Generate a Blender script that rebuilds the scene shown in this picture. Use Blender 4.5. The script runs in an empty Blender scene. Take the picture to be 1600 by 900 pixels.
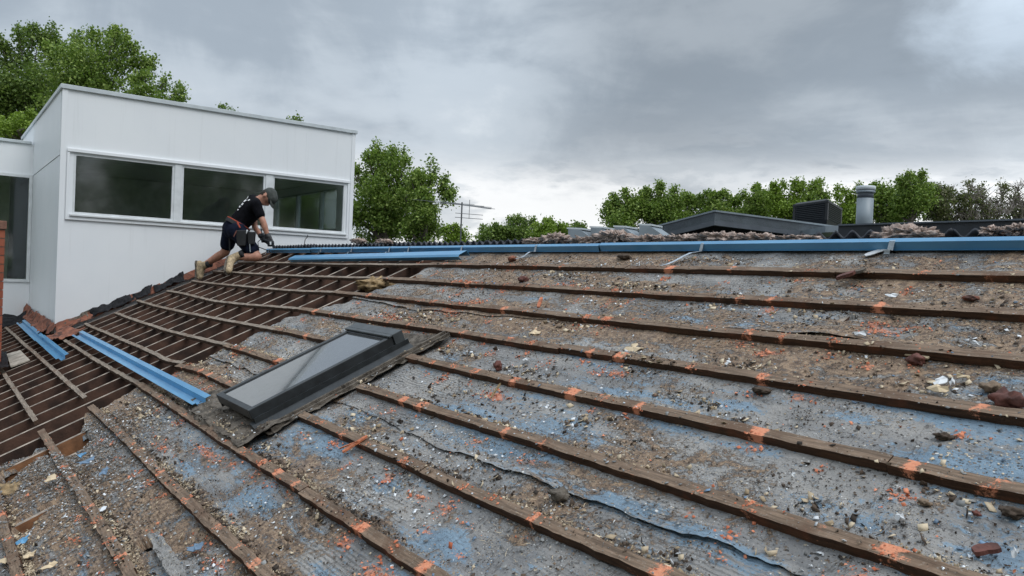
import bpy, math, random
import numpy as np
from mathutils import Vector, Matrix, noise as mnoise

random.seed(7); rng = np.random.default_rng(7)
SC = bpy.context.scene; COL = SC.collection
PI = math.pi

# ------------------------------------------------------------ camera
F_PX = 1214.04; YAW = 0.63994422; PITCH = -0.01353305; ROLL = 0.04185425
def cam_axes():
    f = np.array([-math.cos(YAW)*math.cos(PITCH), math.sin(YAW)*math.cos(PITCH), math.sin(PITCH)])
    r = np.cross(f, [0, 0, 1.]); r /= np.linalg.norm(r); u = np.cross(r, f)
    c, s = math.cos(ROLL), math.sin(ROLL)
    return c*r+s*u, -s*r+c*u, f
CR, CU, CF = cam_axes()
cd = bpy.data.cameras.new('camera'); cam = bpy.data.objects.new('camera', cd); COL.objects.link(cam)
cd.sensor_width = 36; cd.lens = F_PX*36/1600; cd.clip_start = 0.05; cd.clip_end = 3000
cam.matrix_world = Matrix(((CR[0], CU[0], -CF[0], 0), (CR[1], CU[1], -CF[1], 0), (CR[2], CU[2], -CF[2], 0), (0, 0, 0, 1)))
SC.camera = cam

# ------------------------------------------------------------ world: overcast sky
SUN_EL, SUN_AZ = math.radians(56), math.radians(62)      # azimuth clockwise from +Y
W = bpy.data.worlds.new('World'); SC.world = W; W.use_nodes = True
def build_world():
    nt = W.node_tree; nt.nodes.clear(); N = nt.nodes; L = nt.links
    def nd(t, **k):
        n = N.new(t)
        for a, b in k.items(): setattr(n, a, b)
        return n
    def mth(op, a, b=None, c=None):
        n = nd('ShaderNodeMath', operation=op)
        for i, v in enumerate((a, b, c)):
            if v is None: continue
            if isinstance(v, (int, float)): n.inputs[i].default_value = v
            else: L.new(v, n.inputs[i])
        return n.outputs[0]
    def ramp(x, pts):
        n = nd('ShaderNodeValToRGB'); e = n.color_ramp.elements
        n.color_ramp.interpolation = 'EASE'
        while len(e) < len(pts): e.new(0.5)
        for q, (p, c) in zip(e, pts): q.position = p; q.color = (*c, 1) if len(c) == 3 else c
        L.new(x, n.inputs[0]); return n.outputs[0]
    tc = nd('ShaderNodeTexCoord'); sp = nd('ShaderNodeSeparateXYZ'); L.new(tc.outputs['Generated'], sp.inputs[0])
    x, y, z = sp.outputs
    zc = mth('MAXIMUM', z, 0.0); den = mth('ADD', zc, 0.10)
    u = mth('DIVIDE', x, den); v = mth('DIVIDE', y, den)
    cb = nd('ShaderNodeCombineXYZ'); L.new(u, cb.inputs[0]); L.new(v, cb.inputs[1])
    def noise(vec, sc, det, rough, dist, off=(0, 0, 0)):
        mp = nd('ShaderNodeMapping'); mp.inputs['Location'].default_value = off; L.new(vec, mp.inputs['Vector'])
        n = nd('ShaderNodeTexNoise'); n.inputs['Scale'].default_value = sc; n.inputs['Detail'].default_value = det
        n.inputs['Roughness'].default_value = rough; n.inputs['Distortion'].default_value = dist
        L.new(mp.outputs[0], n.inputs['Vector']); return n.outputs[0]
    n1 = noise(cb.outputs[0], 0.42, 5, 0.5, 0.4, (3.1, 1.2, 0))
    n2 = noise(cb.outputs[0], 1.1, 7, 0.55, 0.3, (9.3, 4.2, 2))
    n3 = noise(tc.outputs['Generated'], 5.5, 6, 0.6, 0.6, (1.0, 0.3, 5))
    # broad deck of grey cloud
    a = mth('ADD', mth('MULTIPLY', n1, 0.42), mth('MULTIPLY', n2, 0.36)); a = mth('ADD', a, mth('MULTIPLY', n3, 0.22))
    deck = ramp(a, [(0.34, (0.245, 0.29, 0.34)), (0.46, (0.37, 0.43, 0.495)), (0.56, (0.52, 0.585, 0.65)), (0.68, (0.78, 0.83, 0.87))])
    def lobe(px, py, deg0, deg1, k, cur):
        d = CF + CR*(px-800)/F_PX + CU*(450-py)/F_PX; d = d/np.linalg.norm(d)
        n = nd('ShaderNodeVectorMath', operation='DOT_PRODUCT'); L.new(tc.outputs['Generated'], n.inputs[0]); n.inputs[1].default_value = tuple(float(v) for v in d)
        ang = mth('ADD', mth('ARCCOSINE', mth('MINIMUM', n.outputs['Value'], 0.99999)), mth('MULTIPLY', mth('SUBTRACT', n3, 0.5), 0.22))
        mr = nd('ShaderNodeMapRange'); mr.interpolation_type = 'SMOOTHSTEP'; L.new(ang, mr.inputs[0])
        mr.inputs[1].default_value = math.radians(deg0); mr.inputs[2].default_value = math.radians(deg1); mr.inputs[3].default_value = k; mr.inputs[4].default_value = 1.0
        v = nd('ShaderNodeVectorMath', operation='SCALE'); L.new(cur, v.inputs[0]); L.new(mr.outputs[0], v.inputs['Scale']); return v.outputs[0]
    # heavier bank of cloud to the right, thin bright breaks above it and in the middle
    deck = lobe(1250, 150, 8, 32, 0.70, deck); deck = lobe(1590, 0, 0.5, 6, 2.1, deck); deck = lobe(780, 70, 2, 12, 1.16, deck); deck = lobe(250, 60, 4, 20, 0.97, deck)
    # brighter broken band low over the horizon
    mpz = nd('ShaderNodeMapping'); mpz.inputs['Scale'].default_value = (1, 1, 3.2); mpz.inputs['Location'].default_value = (2.2, 0.4, 0.7); L.new(tc.outputs['Generated'], mpz.inputs['Vector'])
    n4 = noise(mpz.outputs[0], 4.6, 9, 0.60, 0.15)
    el = mth('ADD', zc, mth('MULTIPLY', mth('SUBTRACT', n4, 0.5), 0.16))
    bm = ramp(el, [(0.0, (0.95,)*3), (0.115, (0.85,)*3), (0.165, (0.14,)*3), (0.24, (0, 0, 0))])
    b2 = mth('MULTIPLY', bm, ramp(n4, [(0.38, (0.26,)*3), (0.46, (0.52,)*3), (0.54, (1.0,)*3)]))
    n5 = noise(mpz.outputs[0], 2.6, 5, 0.5, 0.3, (4.0, 2.0, 1.0))
    mx = nd('ShaderNodeMix', data_type='RGBA'); L.new(b2, mx.inputs[0]); L.new(deck, mx.inputs[6]); mx.inputs[7].default_value = (1.0, 1.0, 1.0, 1)
    band = lobe(1480, 345, 2, 22, 1.30, mx.outputs[2])
    # an overcast sky is about three times as bright overhead as at the horizon
    lift = mth('ADD', 1.0, mth('MULTIPLY', mth('MAXIMUM', mth('SUBTRACT', z, 0.33), 0.0), 3.0))
    cl = nd('ShaderNodeVectorMath', operation='SCALE'); L.new(band, cl.inputs[0]); L.new(lift, cl.inputs['Scale'])
    sky = nd('ShaderNodeTexSky', sky_type='NISHITA'); sky.sun_disc = False; sky.sun_elevation = SUN_EL; sky.sun_rotation = SUN_AZ
    m2 = nd('ShaderNodeMix', data_type='RGBA'); m2.inputs[0].default_value = 0.93
    L.new(sky.outputs[0], m2.inputs[6])
    c10 = nd('ShaderNodeVectorMath', operation='SCALE'); c10.inputs['Scale'].default_value = 10.0; L.new(cl.outputs[0], c10.inputs[0])
    L.new(c10.outputs[0], m2.inputs[7])
    bg = nd('ShaderNodeBackground'); bg.inputs[1].default_value = 0.1; L.new(m2.outputs[2], bg.inputs[0])
    out = nd('ShaderNodeOutputWorld'); L.new(bg.outputs[0], out.inputs[0])
build_world()
sl = bpy.data.lights.new('sun', 'SUN'); sun = bpy.data.objects.new('sun', sl); COL.objects.link(sun)
sl.energy = 1.5; sl.angle = math.radians(40); sl.color = (1, 0.985, 0.96)
sd = Vector((math.sin(SUN_AZ)*math.cos(SUN_EL), math.cos(SUN_AZ)*math.cos(SUN_EL), math.sin(SUN_EL)))
# the veiled sun stands behind the camera, off to the right
sd = Vector((0.97*math.cos(SUN_EL), 0.22*math.cos(SUN_EL), math.sin(SUN_EL))).normalized()
for n in W.node_tree.nodes:
    if n.type == 'TEX_SKY': n.sun_rotation = math.atan2(sd.x, sd.y)
sun.rotation_euler = sd.to_track_quat('Z', 'Y').to_euler()
SC.view_settings.view_transform = 'Standard'; SC.view_settings.look = 'None'
SC.view_settings.exposure = 0.15; SC.view_settings.gamma = 1.0; SC.view_settings.use_curve_mapping = False

# ------------------------------------------------------------ roof frame of reference
U = 0.34; ALPHA = 0.42974208; CA, SA = math.cos(ALPHA), math.sin(ALPHA)
Y0, Z0 = 1.81686352*U, -3.47071117*U
NR = np.array([0, -SA, CA]); TR = np.array([0, CA, SA])
def rp(x, s, h=0.0): return np.array([x, Y0+s*U*CA-h*SA, Z0+s*U*SA+h*CA])
def ray(px, py): return CF + CR*(px-800)/F_PX + CU*(450-py)/F_PX
def on_roof(px, py, h=0.0):
    d = ray(px, py); t = (np.array([0, Y0, Z0])@NR+h)/(d@NR); return d*t
def xs(px, py, h=0.0):
    P = on_roof(px, py, h)-NR*h; return float(P[0]), float((P[1]-Y0)/CA/U)
def on_x(px, py, X): d = ray(px, py); return d*X/d[0]
def on_y(px, py, Y): d = ray(px, py); return d*Y/d[1]
def at(px, py, d): return ray(px, py)*d

# ------------------------------------------------------------ materials
def nt_new(name):
    m = bpy.data.materials.new(name); m.use_nodes = True; nt = m.node_tree; nt.nodes.clear(); return m, nt
class G:
    def __init__(s, name):
        s.m, s.nt = nt_new(name); s.N = s.nt.nodes; s.L = s.nt.links
        s.out = s.N.new('ShaderNodeOutputMaterial'); s.b = s.N.new('ShaderNodeBsdfPrincipled'); s.L.new(s.b.outputs[0], s.out.inputs[0])
        s.tc = s.N.new('ShaderNodeTexCoord'); s.obj = s.tc.outputs['Object']
        s.geo = s.N.new('ShaderNodeNewGeometry'); s.pos = s.geo.outputs['Position']
    def put(s, sock, v):
        if hasattr(v, 'is_output'): s.L.new(v, sock)
        elif isinstance(v, (tuple, list)) and len(v) == 3 and sock.type == 'RGBA': sock.default_value = (*v, 1)
        else: sock.default_value = v
    def math(s, op, a, b=0.0, clamp=False):
        n = s.N.new('ShaderNodeMath'); n.operation = op; n.use_clamp = clamp; s.put(n.inputs[0], a); s.put(n.inputs[1], b); return n.outputs[0]
    def map(s, vec, scale=(1, 1, 1), loc=(0, 0, 0), rot=(0, 0, 0)):
        n = s.N.new('ShaderNodeMapping'); s.put(n.inputs['Vector'], vec); n.inputs['Scale'].default_value = scale
        n.inputs['Location'].default_value = loc; n.inputs['Rotation'].default_value = rot; return n.outputs[0]
    def noise(s, scale, det=4, rough=0.55, dist=0.0, vec=None, col=False):
        n = s.N.new('ShaderNodeTexNoise'); s.put(n.inputs['Vector'], vec if vec is not None else s.pos)
        n.inputs['Scale'].default_value = scale; n.inputs['Detail'].default_value = det
        n.inputs['Roughness'].default_value = rough; n.inputs['Distortion'].default_value = dist
        return n.outputs[1 if col else 0]
    def vor(s, scale, vec=None, feature='F1', out=0, rnd=1.0):
        n = s.N.new('ShaderNodeTexVoronoi'); n.feature = feature; s.put(n.inputs['Vector'], vec if vec is not None else s.pos)
        n.inputs['Scale'].default_value = scale; n.inputs['Randomness'].default_value = rnd; return n.outputs[out]
    def ramp(s, x, a, b, c0=0.0, c1=1.0):
        n = s.N.new('ShaderNodeMapRange'); n.interpolation_type = 'SMOOTHSTEP'; s.put(n.inputs[0], x)
        n.inputs[1].default_value = a; n.inputs[2].default_value = b; n.inputs[3].default_value = c0; n.inputs[4].default_value = c1; return n.outputs[0]
    def mix(s, f, a, b):
        n = s.N.new('ShaderNodeMix'); n.data_type = 'RGBA'; s.put(n.inputs[0], f); s.put(n.inputs[6], a); s.put(n.inputs[7], b); return n.outputs[2]
    def bump(s, h, strength=0.3, dist=0.01):
        n = s.N.new('ShaderNodeBump'); n.inputs['Strength'].default_value = strength; n.inputs['Distance'].default_value = dist
        s.put(n.inputs['Height'], h); s.L.new(n.outputs[0], s.b.inputs['Normal'])
    def fin(s, col, rough=0.7, metal=0.0, spec=0.5):
        s.put(s.b.inputs['Base Color'], col); s.put(s.b.inputs['Roughness'], rough); s.put(s.b.inputs['Metallic'], metal)
        s.b.inputs['Specular IOR Level'].default_value = spec; return s.m
    def attr(s, name):
        n = s.N.new('ShaderNodeAttribute'); n.attribute_name = name; return n
    def island(s): return s.geo.outputs['Random Per Island']
    def objrand(s): return s.N.new('ShaderNodeObjectInfo').outputs['Random']

def simple(name, c, rough=0.7, metal=0.0, var=0.25, scale=8, bump=0.0, bscale=60, spec=0.5):
    g = G(name); n = g.noise(scale, 5)
    lo = tuple(v*(1-var) for v in c); hi = tuple(min(1, v*(1+var)) for v in c)
    col = g.mix(g.ramp(n, .3, .7), lo, hi)
    if bump: g.bump(g.noise(bscale, 4), bump, 0.005)
    return g.fin(col, rough, metal, spec)

def m_sarking():
    g = G('worn_blue_sarking'); at_ = g.attr('grime'); sep = g.N.new('ShaderNodeSeparateColor'); g.L.new(at_.outputs['Color'], sep.inputs[0])
    blue, dust, orange = sep.outputs
    dot = g.N.new('ShaderNodeVectorMath'); dot.operation = 'DOT_PRODUCT'; g.L.new(g.pos, dot.inputs[0]); dot.inputs[1].default_value = (0, CA, SA)
    sx = g.N.new('ShaderNodeSeparateXYZ'); g.L.new(g.pos, sx.inputs[0])
    cb = g.N.new('ShaderNodeCombineXYZ'); g.L.new(sx.outputs[0], cb.inputs[0]); g.L.new(dot.outputs['Value'], cb.inputs[1])
    p = cb.outputs[0]
    st = g.map(p, (1, 2.4, 1))                       # stretched along the battens
    big = g.noise(1.6, 5, .6, .4, st); med = g.noise(7, 7, .66, .5, g.map(p, (.7, 3.2, 1))); fine = g.noise(60, 5, .7, .2, p); vf = g.noise(230, 3, .7, 0, p)
    grey = g.mix(g.ramp(big, .35, .65), (.165, .164, .165), (.30, .285, .268))
    grey = g.mix(g.math('MULTIPLY', g.ramp(fine, .45, .65), .35), grey, (.30, .275, .245))
    bl = g.mix(g.ramp(med, .3, .7), (.095, .165, .235), (.185, .285, .375))
    bsum = g.math('ADD', g.math('ADD', blue, g.math('MULTIPLY', g.math('SUBTRACT', med, .5), 1.5)), g.math('MULTIPLY', g.math('SUBTRACT', fine, .5), 1.4))
    bmask = g.math('MULTIPLY', g.ramp(bsum, .36, .56), .82)
    col = g.mix(bmask, grey, bl)
    dn = g.math('ADD', g.math('ADD', dust, g.math('MULTIPLY', g.math('SUBTRACT', g.noise(5, 7, .68, .8, g.map(p, (1, 1.8, 1), (4, 2, 0))), .5), 1.6)), g.math('MULTIPLY', g.math('SUBTRACT', fine, .5), .8))
    dmask = g.ramp(dn, .44, .60)
    brown = g.mix(g.ramp(g.noise(30, 5, .7, 0, p), .35, .65), (.125, .070, .038), (.40, .265, .16))
    col = g.mix(g.math('MULTIPLY', dmask, .85), col, brown)
    osum = g.math('ADD', g.math('MULTIPLY', orange, 1.15), g.math('MULTIPLY', g.math('SUBTRACT', g.noise(28, 6, .75, .6, g.map(p, (1, 1.3, 1))), .5), 2.2))
    omask = g.ramp(osum, .52, .76)
    col = g.mix(g.math('MULTIPLY', omask, .85), col, g.mix(fine, (.48, .15, .08), (.70, .31, .19)))
    ln = g.math('ABSOLUTE', g.math('SUBTRACT', g.noise(1.0, 5, .6, .0, g.map(p, (5.0, 1.3, 1), (9, 3, 0))), .5))
    col = g.mix(g.math('MULTIPLY', g.ramp(ln, .006, .0), .6), col, (.04, .033, .028))  # crease shading painted into the colour as dark lines, for relief
    # dark stains and fine grit
    dk = g.ramp(g.noise(19, 9, .8, .5, g.map(p, (1, 1.5, 1), (7, 1, 0))), .535, .64)
    col = g.mix(g.math('MULTIPLY', dk, .72), col, (.032, .026, .022))
    gr = g.ramp(vf, .60, .70); col = g.mix(g.math('MULTIPLY', gr, .5), col, (.36, .33, .29))
    gd = g.ramp(g.noise(150, 4, .75, 0, g.map(p, (1, 1, 1), (3, 3, 3))), .575, .65); col = g.mix(g.math('MULTIPLY', gd, .7), col, (.03, .025, .022))
    # ribs of the foil
    wv = g.math('SINE', g.math('MULTIPLY', g.math('ADD', dot.outputs['Value'], g.math('MULTIPLY', g.noise(1.2, 2, .5, 0, p), .05)), 2*PI/0.017))
    ribm = g.ramp(g.noise(1.1, 3, .5, 0, g.map(p, (1, 1, 1), (12, 5, 0))), .48, .62)
    hgt = g.math('ADD', g.math('MULTIPLY', g.math('MULTIPLY', wv, ribm), .16), g.math('ADD', g.math('MULTIPLY', med, .8), g.math('MULTIPLY', fine, .5)))
    hgt = g.math('ADD', hgt, g.math('MULTIPLY', dmask, g.math('MULTIPLY', g.noise(75, 5, .75, 0, p), .8)))
    for sc_, off_, thr_ in ((55, 0, .70), (105, 3, .60), (190, 6, .55)):
        vp = g.map(p, (1, 1, 1), (off_, off_*2, 0)); vv = g.N.new('ShaderNodeTexVoronoi'); vv.inputs['Scale'].default_value = sc_; g.L.new(g.map(vp, (1, 1.25, 1)), vv.inputs['Vector'])
        rs = g.N.new('ShaderNodeSeparateColor'); g.L.new(vv.outputs['Color'], rs.inputs[0]); cr_, cg_, cb_ = rs.outputs
        clus = g.ramp(g.noise(2.6 if sc_ > 60 else 3.4, 6, .68, .6, g.map(p, (1, 1.5, 1), (off_+8, 1, 0))), .47, .62)
        clus = g.math('ADD', g.math('MULTIPLY', clus, .62), .012)
        sel = g.math('MULTIPLY', g.math('LESS_THAN', cr_, clus), g.ramp(g.math('ADD', vv.outputs['Distance'], g.math('MULTIPLY', fine, .25)), .48, .42))
        chip = g.mix(g.ramp(cg_, .50, .52), (.03, .024, .02), g.mix(g.ramp(cb_, .25, .85), (.21, .145, .09), (.50, .42, .31)))
        chip = g.mix(g.ramp(cg_, .86, .87), chip, (.66, .65, .62)); chip = g.mix(g.math('MULTIPLY', g.ramp(cg_, .40, .41), g.ramp(cg_, .50, .49)), chip, (.17, .24, .33))
        col = g.mix(g.math('MULTIPLY', sel, .88), col, chip); hgt = g.math('ADD', hgt, g.math('MULTIPLY', sel, 40./sc_))
    g.bump(hgt, .9, .014)
    rough = g.mix(g.math('MULTIPLY', bmask, g.math('SUBTRACT', 1.0, dmask)), (.78,)*3, (.42,)*3)
    return g.fin(col, rough, 0, .4)

def m_batten(name, top, side, red):
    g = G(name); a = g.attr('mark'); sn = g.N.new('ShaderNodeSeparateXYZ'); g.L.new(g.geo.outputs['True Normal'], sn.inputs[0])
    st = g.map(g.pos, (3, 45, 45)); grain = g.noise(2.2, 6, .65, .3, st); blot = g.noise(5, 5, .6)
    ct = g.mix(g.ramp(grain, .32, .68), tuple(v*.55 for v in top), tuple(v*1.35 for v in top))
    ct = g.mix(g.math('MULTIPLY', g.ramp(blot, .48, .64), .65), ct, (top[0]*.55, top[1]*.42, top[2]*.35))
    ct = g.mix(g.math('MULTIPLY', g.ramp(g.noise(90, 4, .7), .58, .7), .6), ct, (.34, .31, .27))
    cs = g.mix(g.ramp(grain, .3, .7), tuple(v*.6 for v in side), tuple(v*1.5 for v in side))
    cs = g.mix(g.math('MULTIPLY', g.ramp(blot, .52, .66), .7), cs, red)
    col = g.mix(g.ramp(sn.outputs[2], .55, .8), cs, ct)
    om = g.ramp(g.math('ADD', g.math('ADD', a.outputs['Fac'], g.math('MULTIPLY', g.math('SUBTRACT', grain, .5), .9)), g.math('MULTIPLY', g.math('SUBTRACT', g.noise(40, 7, .85, .6), .5), 2.3)), .46, .70)
    col = g.mix(g.math('MULTIPLY', om, .95), col, g.mix(g.noise(120, 3), (.50, .15, .075), (.74, .34, .20)))
    g.bump(g.math('ADD', grain, g.math('MULTIPLY', g.noise(120, 4), .5)), .6, .004)
    return g.fin(col, .82, 0, .3)

def m_foliage(name, c0, c1, c2):
    g = G(name); i = g.island(); n = g.noise(.9, 3)
    col = g.mix(g.ramp(i, 0, .7), c0, c1); col = g.mix(g.math('MULTIPLY', g.ramp(g.math('ADD', i, n), 1.05, 1.5), 1.0), col, c2)
    g.fin(col, .55, 0, .35)
    tr = g.N.new('ShaderNodeBsdfTranslucent'); g.put(tr.inputs[0], g.mix(.5, col, (.16, .28, .02)))
    mx = g.N.new('ShaderNodeMixShader'); mx.inputs[0].default_value = .36
    g.L.new(g.b.outputs[0], mx.inputs[1]); g.L.new(tr.outputs[0], mx.inputs[2]); g.L.new(mx.outputs[0], g.out.inputs[0]); return g.m

def m_glass(name, tint=(.10, .12, .115), trans=.75):
    g = G(name); g.N.remove(g.b)
    fr = g.N.new('ShaderNodeFresnel'); fr.inputs[0].default_value = 1.52
    t = g.N.new('ShaderNodeBsdfTransparent'); t.inputs[0].default_value = (*tint, 1)
    gl = g.N.new('ShaderNodeBsdfGlossy'); gl.inputs[1].default_value = .05; gl.inputs[0].default_value = (.95, .97, 1, 1)
    mx = g.N.new('ShaderNodeMixShader'); f = g.math('ADD', g.math('MULTIPLY', fr.outputs[0], .85), trans, True)
    g.L.new(f, mx.inputs[0]); g.L.new(t.outputs[0], mx.inputs[1]); g.L.new(gl.outputs[0], mx.inputs[2]); g.L.new(mx.outputs[0], g.out.inputs[0]); return g.m

def m_blue():
    g = G('blue_steel'); n = g.noise(3, 5); f = g.noise(60, 5, .7)
    col = g.mix(g.ramp(n, .3, .7), (.060, .225, .41), (.090, .285, .48))
    col = g.mix(g.math('MULTIPLY', g.ramp(f, .6, .75), .35), col, (.24, .28, .30))
    g.bump(g.noise(25, 3), .08, .004)
    return g.fin(col, .30, 0, .8)

def m_white():
    g = G('white_cladding'); sx = g.N.new('ShaderNodeSeparateXYZ'); g.L.new(g.pos, sx.inputs[0])
    n = g.noise(1.2, 4); st = g.noise(3.0, 5, .6, .2, g.map(g.pos, (1, 6, .25)))
    col = g.mix(g.ramp(n, .3, .7), (.77, .79, .81), (.81, .825, .84))
    col = g.mix(g.math('MULTIPLY', g.ramp(st, .56, .75), .13), col, (.47, .47, .46))
    col = g.mix(g.math('MULTIPLY', g.ramp(g.noise(90, 3), .70, .76), .25), col, (.40, .39, .37))
    g.bump(g.noise(9, 3), .04, .01)
    return g.fin(col, .5, 0, .4)

M = {}
M['sark'] = m_sarking()
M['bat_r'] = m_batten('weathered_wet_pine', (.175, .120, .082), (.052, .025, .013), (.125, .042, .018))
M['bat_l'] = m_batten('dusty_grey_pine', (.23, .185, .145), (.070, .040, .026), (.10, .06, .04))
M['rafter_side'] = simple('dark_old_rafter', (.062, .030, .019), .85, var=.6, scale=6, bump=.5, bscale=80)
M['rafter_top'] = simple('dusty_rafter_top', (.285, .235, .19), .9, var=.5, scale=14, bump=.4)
M['rafter_fresh'] = simple('orange_brown_rafter', (.21, .095, .042), .75, var=.4, scale=9, bump=.4)
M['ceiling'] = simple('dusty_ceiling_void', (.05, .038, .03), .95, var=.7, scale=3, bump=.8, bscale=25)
M['white'] = m_white()
M['cap'] = simple('pale_grey_cap', (.52, .56, .58), .45, var=.08)
M['frame'] = simple('white_alloy_frame', (.66, .68, .69), .4, var=.08)
M['glass'] = m_glass('window_glass', (.84, .88, .86), .02)
M['interior'] = simple('room_plaster', (.62, .63, .60), .9, var=.1)
M['blue'] = m_blue()
M['galv'] = simple('galvanised_strap', (.42, .46, .50), .38, .6, var=.2, scale=25)
M['char'] = simple('charcoal_frame_paint', (.019, .022, .024), .42, var=.3, scale=14, bump=.1)
M['char2'] = simple('charcoal_hood_paint', (.045, .051, .054), .45, var=.2, scale=14)
def m_lead():
    g = G('dirty_lead_flashing'); col = g.mix(g.ramp(g.noise(12, 8, .75, .5), .4, .6), (.045, .036, .028), (.16, .135, .11)); col = g.mix(g.math('MULTIPLY', g.ramp(g.noise(70, 5, .8), .55, .65), .7), col, (.26, .22, .17))
    g.bump(g.noise(40, 7, .75), 1.0, .012); return g.fin(col, .9, 0, .3)
M['lead'] = m_lead()
def m_brick():
    g = G('red_brick'); r = g.objrand(); col = g.mix(r, (.26, .065, .035), (.38, .115, .06)); col = g.mix(g.math('MULTIPLY', g.noise(40, 5), .4), col, (.16, .06, .04))
    g.bump(g.noise(150, 4), .5, .004); return g.fin(col, .9)
M['brick'] = m_brick(); M['mortar'] = simple('mortar', (.2, .19, .17), .95)
def m_terr():
    g = G('terracotta_flashing'); n = g.noise(9, 6, .7, .4); col = g.mix(g.ramp(n, .35, .65), (.15, .055, .035), (.29, .115, .07))
    col = g.mix(g.math('MULTIPLY', g.ramp(g.noise(6, 7, .75, .8, g.map(g.pos, (1, 1, 1), (5, 2, 1))), .5, .6), .85), col, (.03, .022, .02)); g.bump(g.noise(45, 4), .6, .006); return g.fin(col, .8, 0, .3)
M['terr'] = m_terr()
M['bitumen'] = simple('black_bitumen', (.014, .014, .016), .75, var=.5, scale=20, bump=.6, spec=.2)
M['tile'] = simple('dark_grey_tile', (.040, .043, .052), .75, var=.4, scale=10, bump=.4)
M['grey'] = simple('slate_grey_paint', (.085, .098, .115), .5, var=.12, scale=4)
M['grey2'] = simple('light_grey_metal', (.20, .235, .26), .45, var=.12, scale=4)
M['dkgrey'] = simple('near_black_metal', (.020, .024, .030), .5, var=.2)
M['plastic'] = simple('black_plastic', (.010, .012, .015), .5, var=.2, spec=.25)
M['wool'] = simple('pink_brown_insulation', (.40, .31, .265), .95, var=.35, scale=22, bump=1.0, bscale=90)
M['ywool'] = simple('straw_coloured_insulation', (.24, .165, .085), .95, var=.5, scale=22, bump=1.0, bscale=80)
M['alu'] = simple('dull_aluminium', (.16, .165, .17), .45, .7, var=.15)
M['bark'] = simple('tree_bark', (.12, .10, .085), .9, var=.4, scale=6, bump=.5, bscale=30)
M['leafA'] = m_foliage('mid_green_leaves', (.085, .145, .026), (.20, .29, .055), (.34, .43, .11))
M['leafB'] = m_foliage('dark_green_leaves', (.068, .118, .028), (.155, .225, .052), (.26, .34, .09))
M['leafC'] = m_foliage('yellow_green_leaves', (.12, .19, .022), (.22, .32, .04), (.30, .40, .08))
M['leafD'] = m_foliage('brown_green_leaves', (.07, .085, .035), (.15, .15, .07), (.20, .18, .11))
M['twig'] = simple('pale_dead_twig', (.27, .235, .21), .9, var=.3, scale=6)
M['grass'] = simple('ground_cover', (.07, .085, .04), .95, var=.4, scale=.3)
M['skin'] = simple('skin', (.42, .20, .135), .55, var=.15, scale=20)
M['shirt'] = simple('black_cotton', (.006, .006, .008), .95, var=.3, scale=20, bump=.3, spec=.08)
M['shorts'] = simple('navy_work_cloth', (.009, .012, .024), .95, var=.3, scale=20, bump=.3, spec=.08)
M['boot'] = simple('tan_suede', (.36, .27, .165), .85, var=.4, scale=30, bump=.5)
M['sock'] = simple('dark_sock', (.02, .02, .022), .9)
M['cap_cloth'] = simple('grey_green_cap_cloth', (.045, .05, .045), .85, var=.3, scale=30)
M['hair'] = simple('short_dark_hair', (.03, .022, .016), .8)
M['strapred'] = simple('orange_red_webbing', (.40, .06, .025), .6, var=.1)
M['leather'] = simple('black_leather', (.012, .012, .014), .5, var=.3)
M['print'] = simple('white_shirt_print', (.75, .75, .75), .7, var=.05)
M['paper'] = simple('white_chip', (.62, .63, .64), .6, var=.15)
def m_var(name, c0, c1, rough=.85, bump=.4):
    g = G(name); col = g.mix(g.island(), c0, c1); g.bump(g.noise(140, 3), bump, .003); return g.fin(col, rough, 0, .3)
M['l_white'] = m_var('white_paint_flakes', (.38, .39, .40), (.80, .82, .84))
M['l_tan'] = m_var('straw_and_fibre', (.26, .19, .115), (.64, .53, .38))
M['l_dark'] = m_var('dark_leaf_litter', (.018, .014, .011), (.10, .07, .05))
M['l_brown'] = m_var('brown_grit', (.06, .042, .030), (.27, .195, .135))
M['l_orange'] = m_var('terracotta_crumbs', (.42, .11, .05), (.70, .28, .16))
M['l_blue'] = m_var('blue_grey_foil_scraps', (.09, .12, .16), (.16, .25, .36), .6)
M['l_grey'] = m_var('grey_flakes', (.12, .12, .12), (.32, .32, .31))
M['wood_red'] = simple('red_brown_wood', (.105, .035, .025), .75, var=.4, scale=25, bump=.5)
M['splinter'] = simple('orange_split_wood', (.42, .13, .055), .7, var=.4, scale=40, bump=.4)
M['cream'] = simple('cream_card', (.55, .43, .28), .8, var=.15, scale=20)

# ------------------------------------------------------------ mesh helpers
def mesh_np(name, V, Fq, mats, mi=None, smooth=False):
    V = np.asarray(V, dtype=np.float32); me = bpy.data.meshes.new(name)
    if isinstance(Fq, np.ndarray):
        n, k = Fq.shape; me.vertices.add(len(V)); me.vertices.foreach_set('co', V.ravel())
        me.loops.add(n*k); me.loops.foreach_set('vertex_index', Fq.astype(np.int32).ravel())
        me.polygons.add(n); me.polygons.foreach_set('loop_start', np.arange(0, n*k, k, dtype=np.int32))
        me.update(calc_edges=True)
    else:
        me.from_pydata([tuple(map(float, v)) for v in V], [], Fq); me.update()
    for m in (mats if isinstance(mats, (list, tuple)) else [mats]): me.materials.append(m)
    if mi is not None: me.polygons.foreach_set('material_index', np.asarray(mi, dtype=np.int32))
    if smooth: me.polygons.foreach_set('use_smooth', np.ones(len(me.polygons), dtype=bool))
    return me
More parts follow.
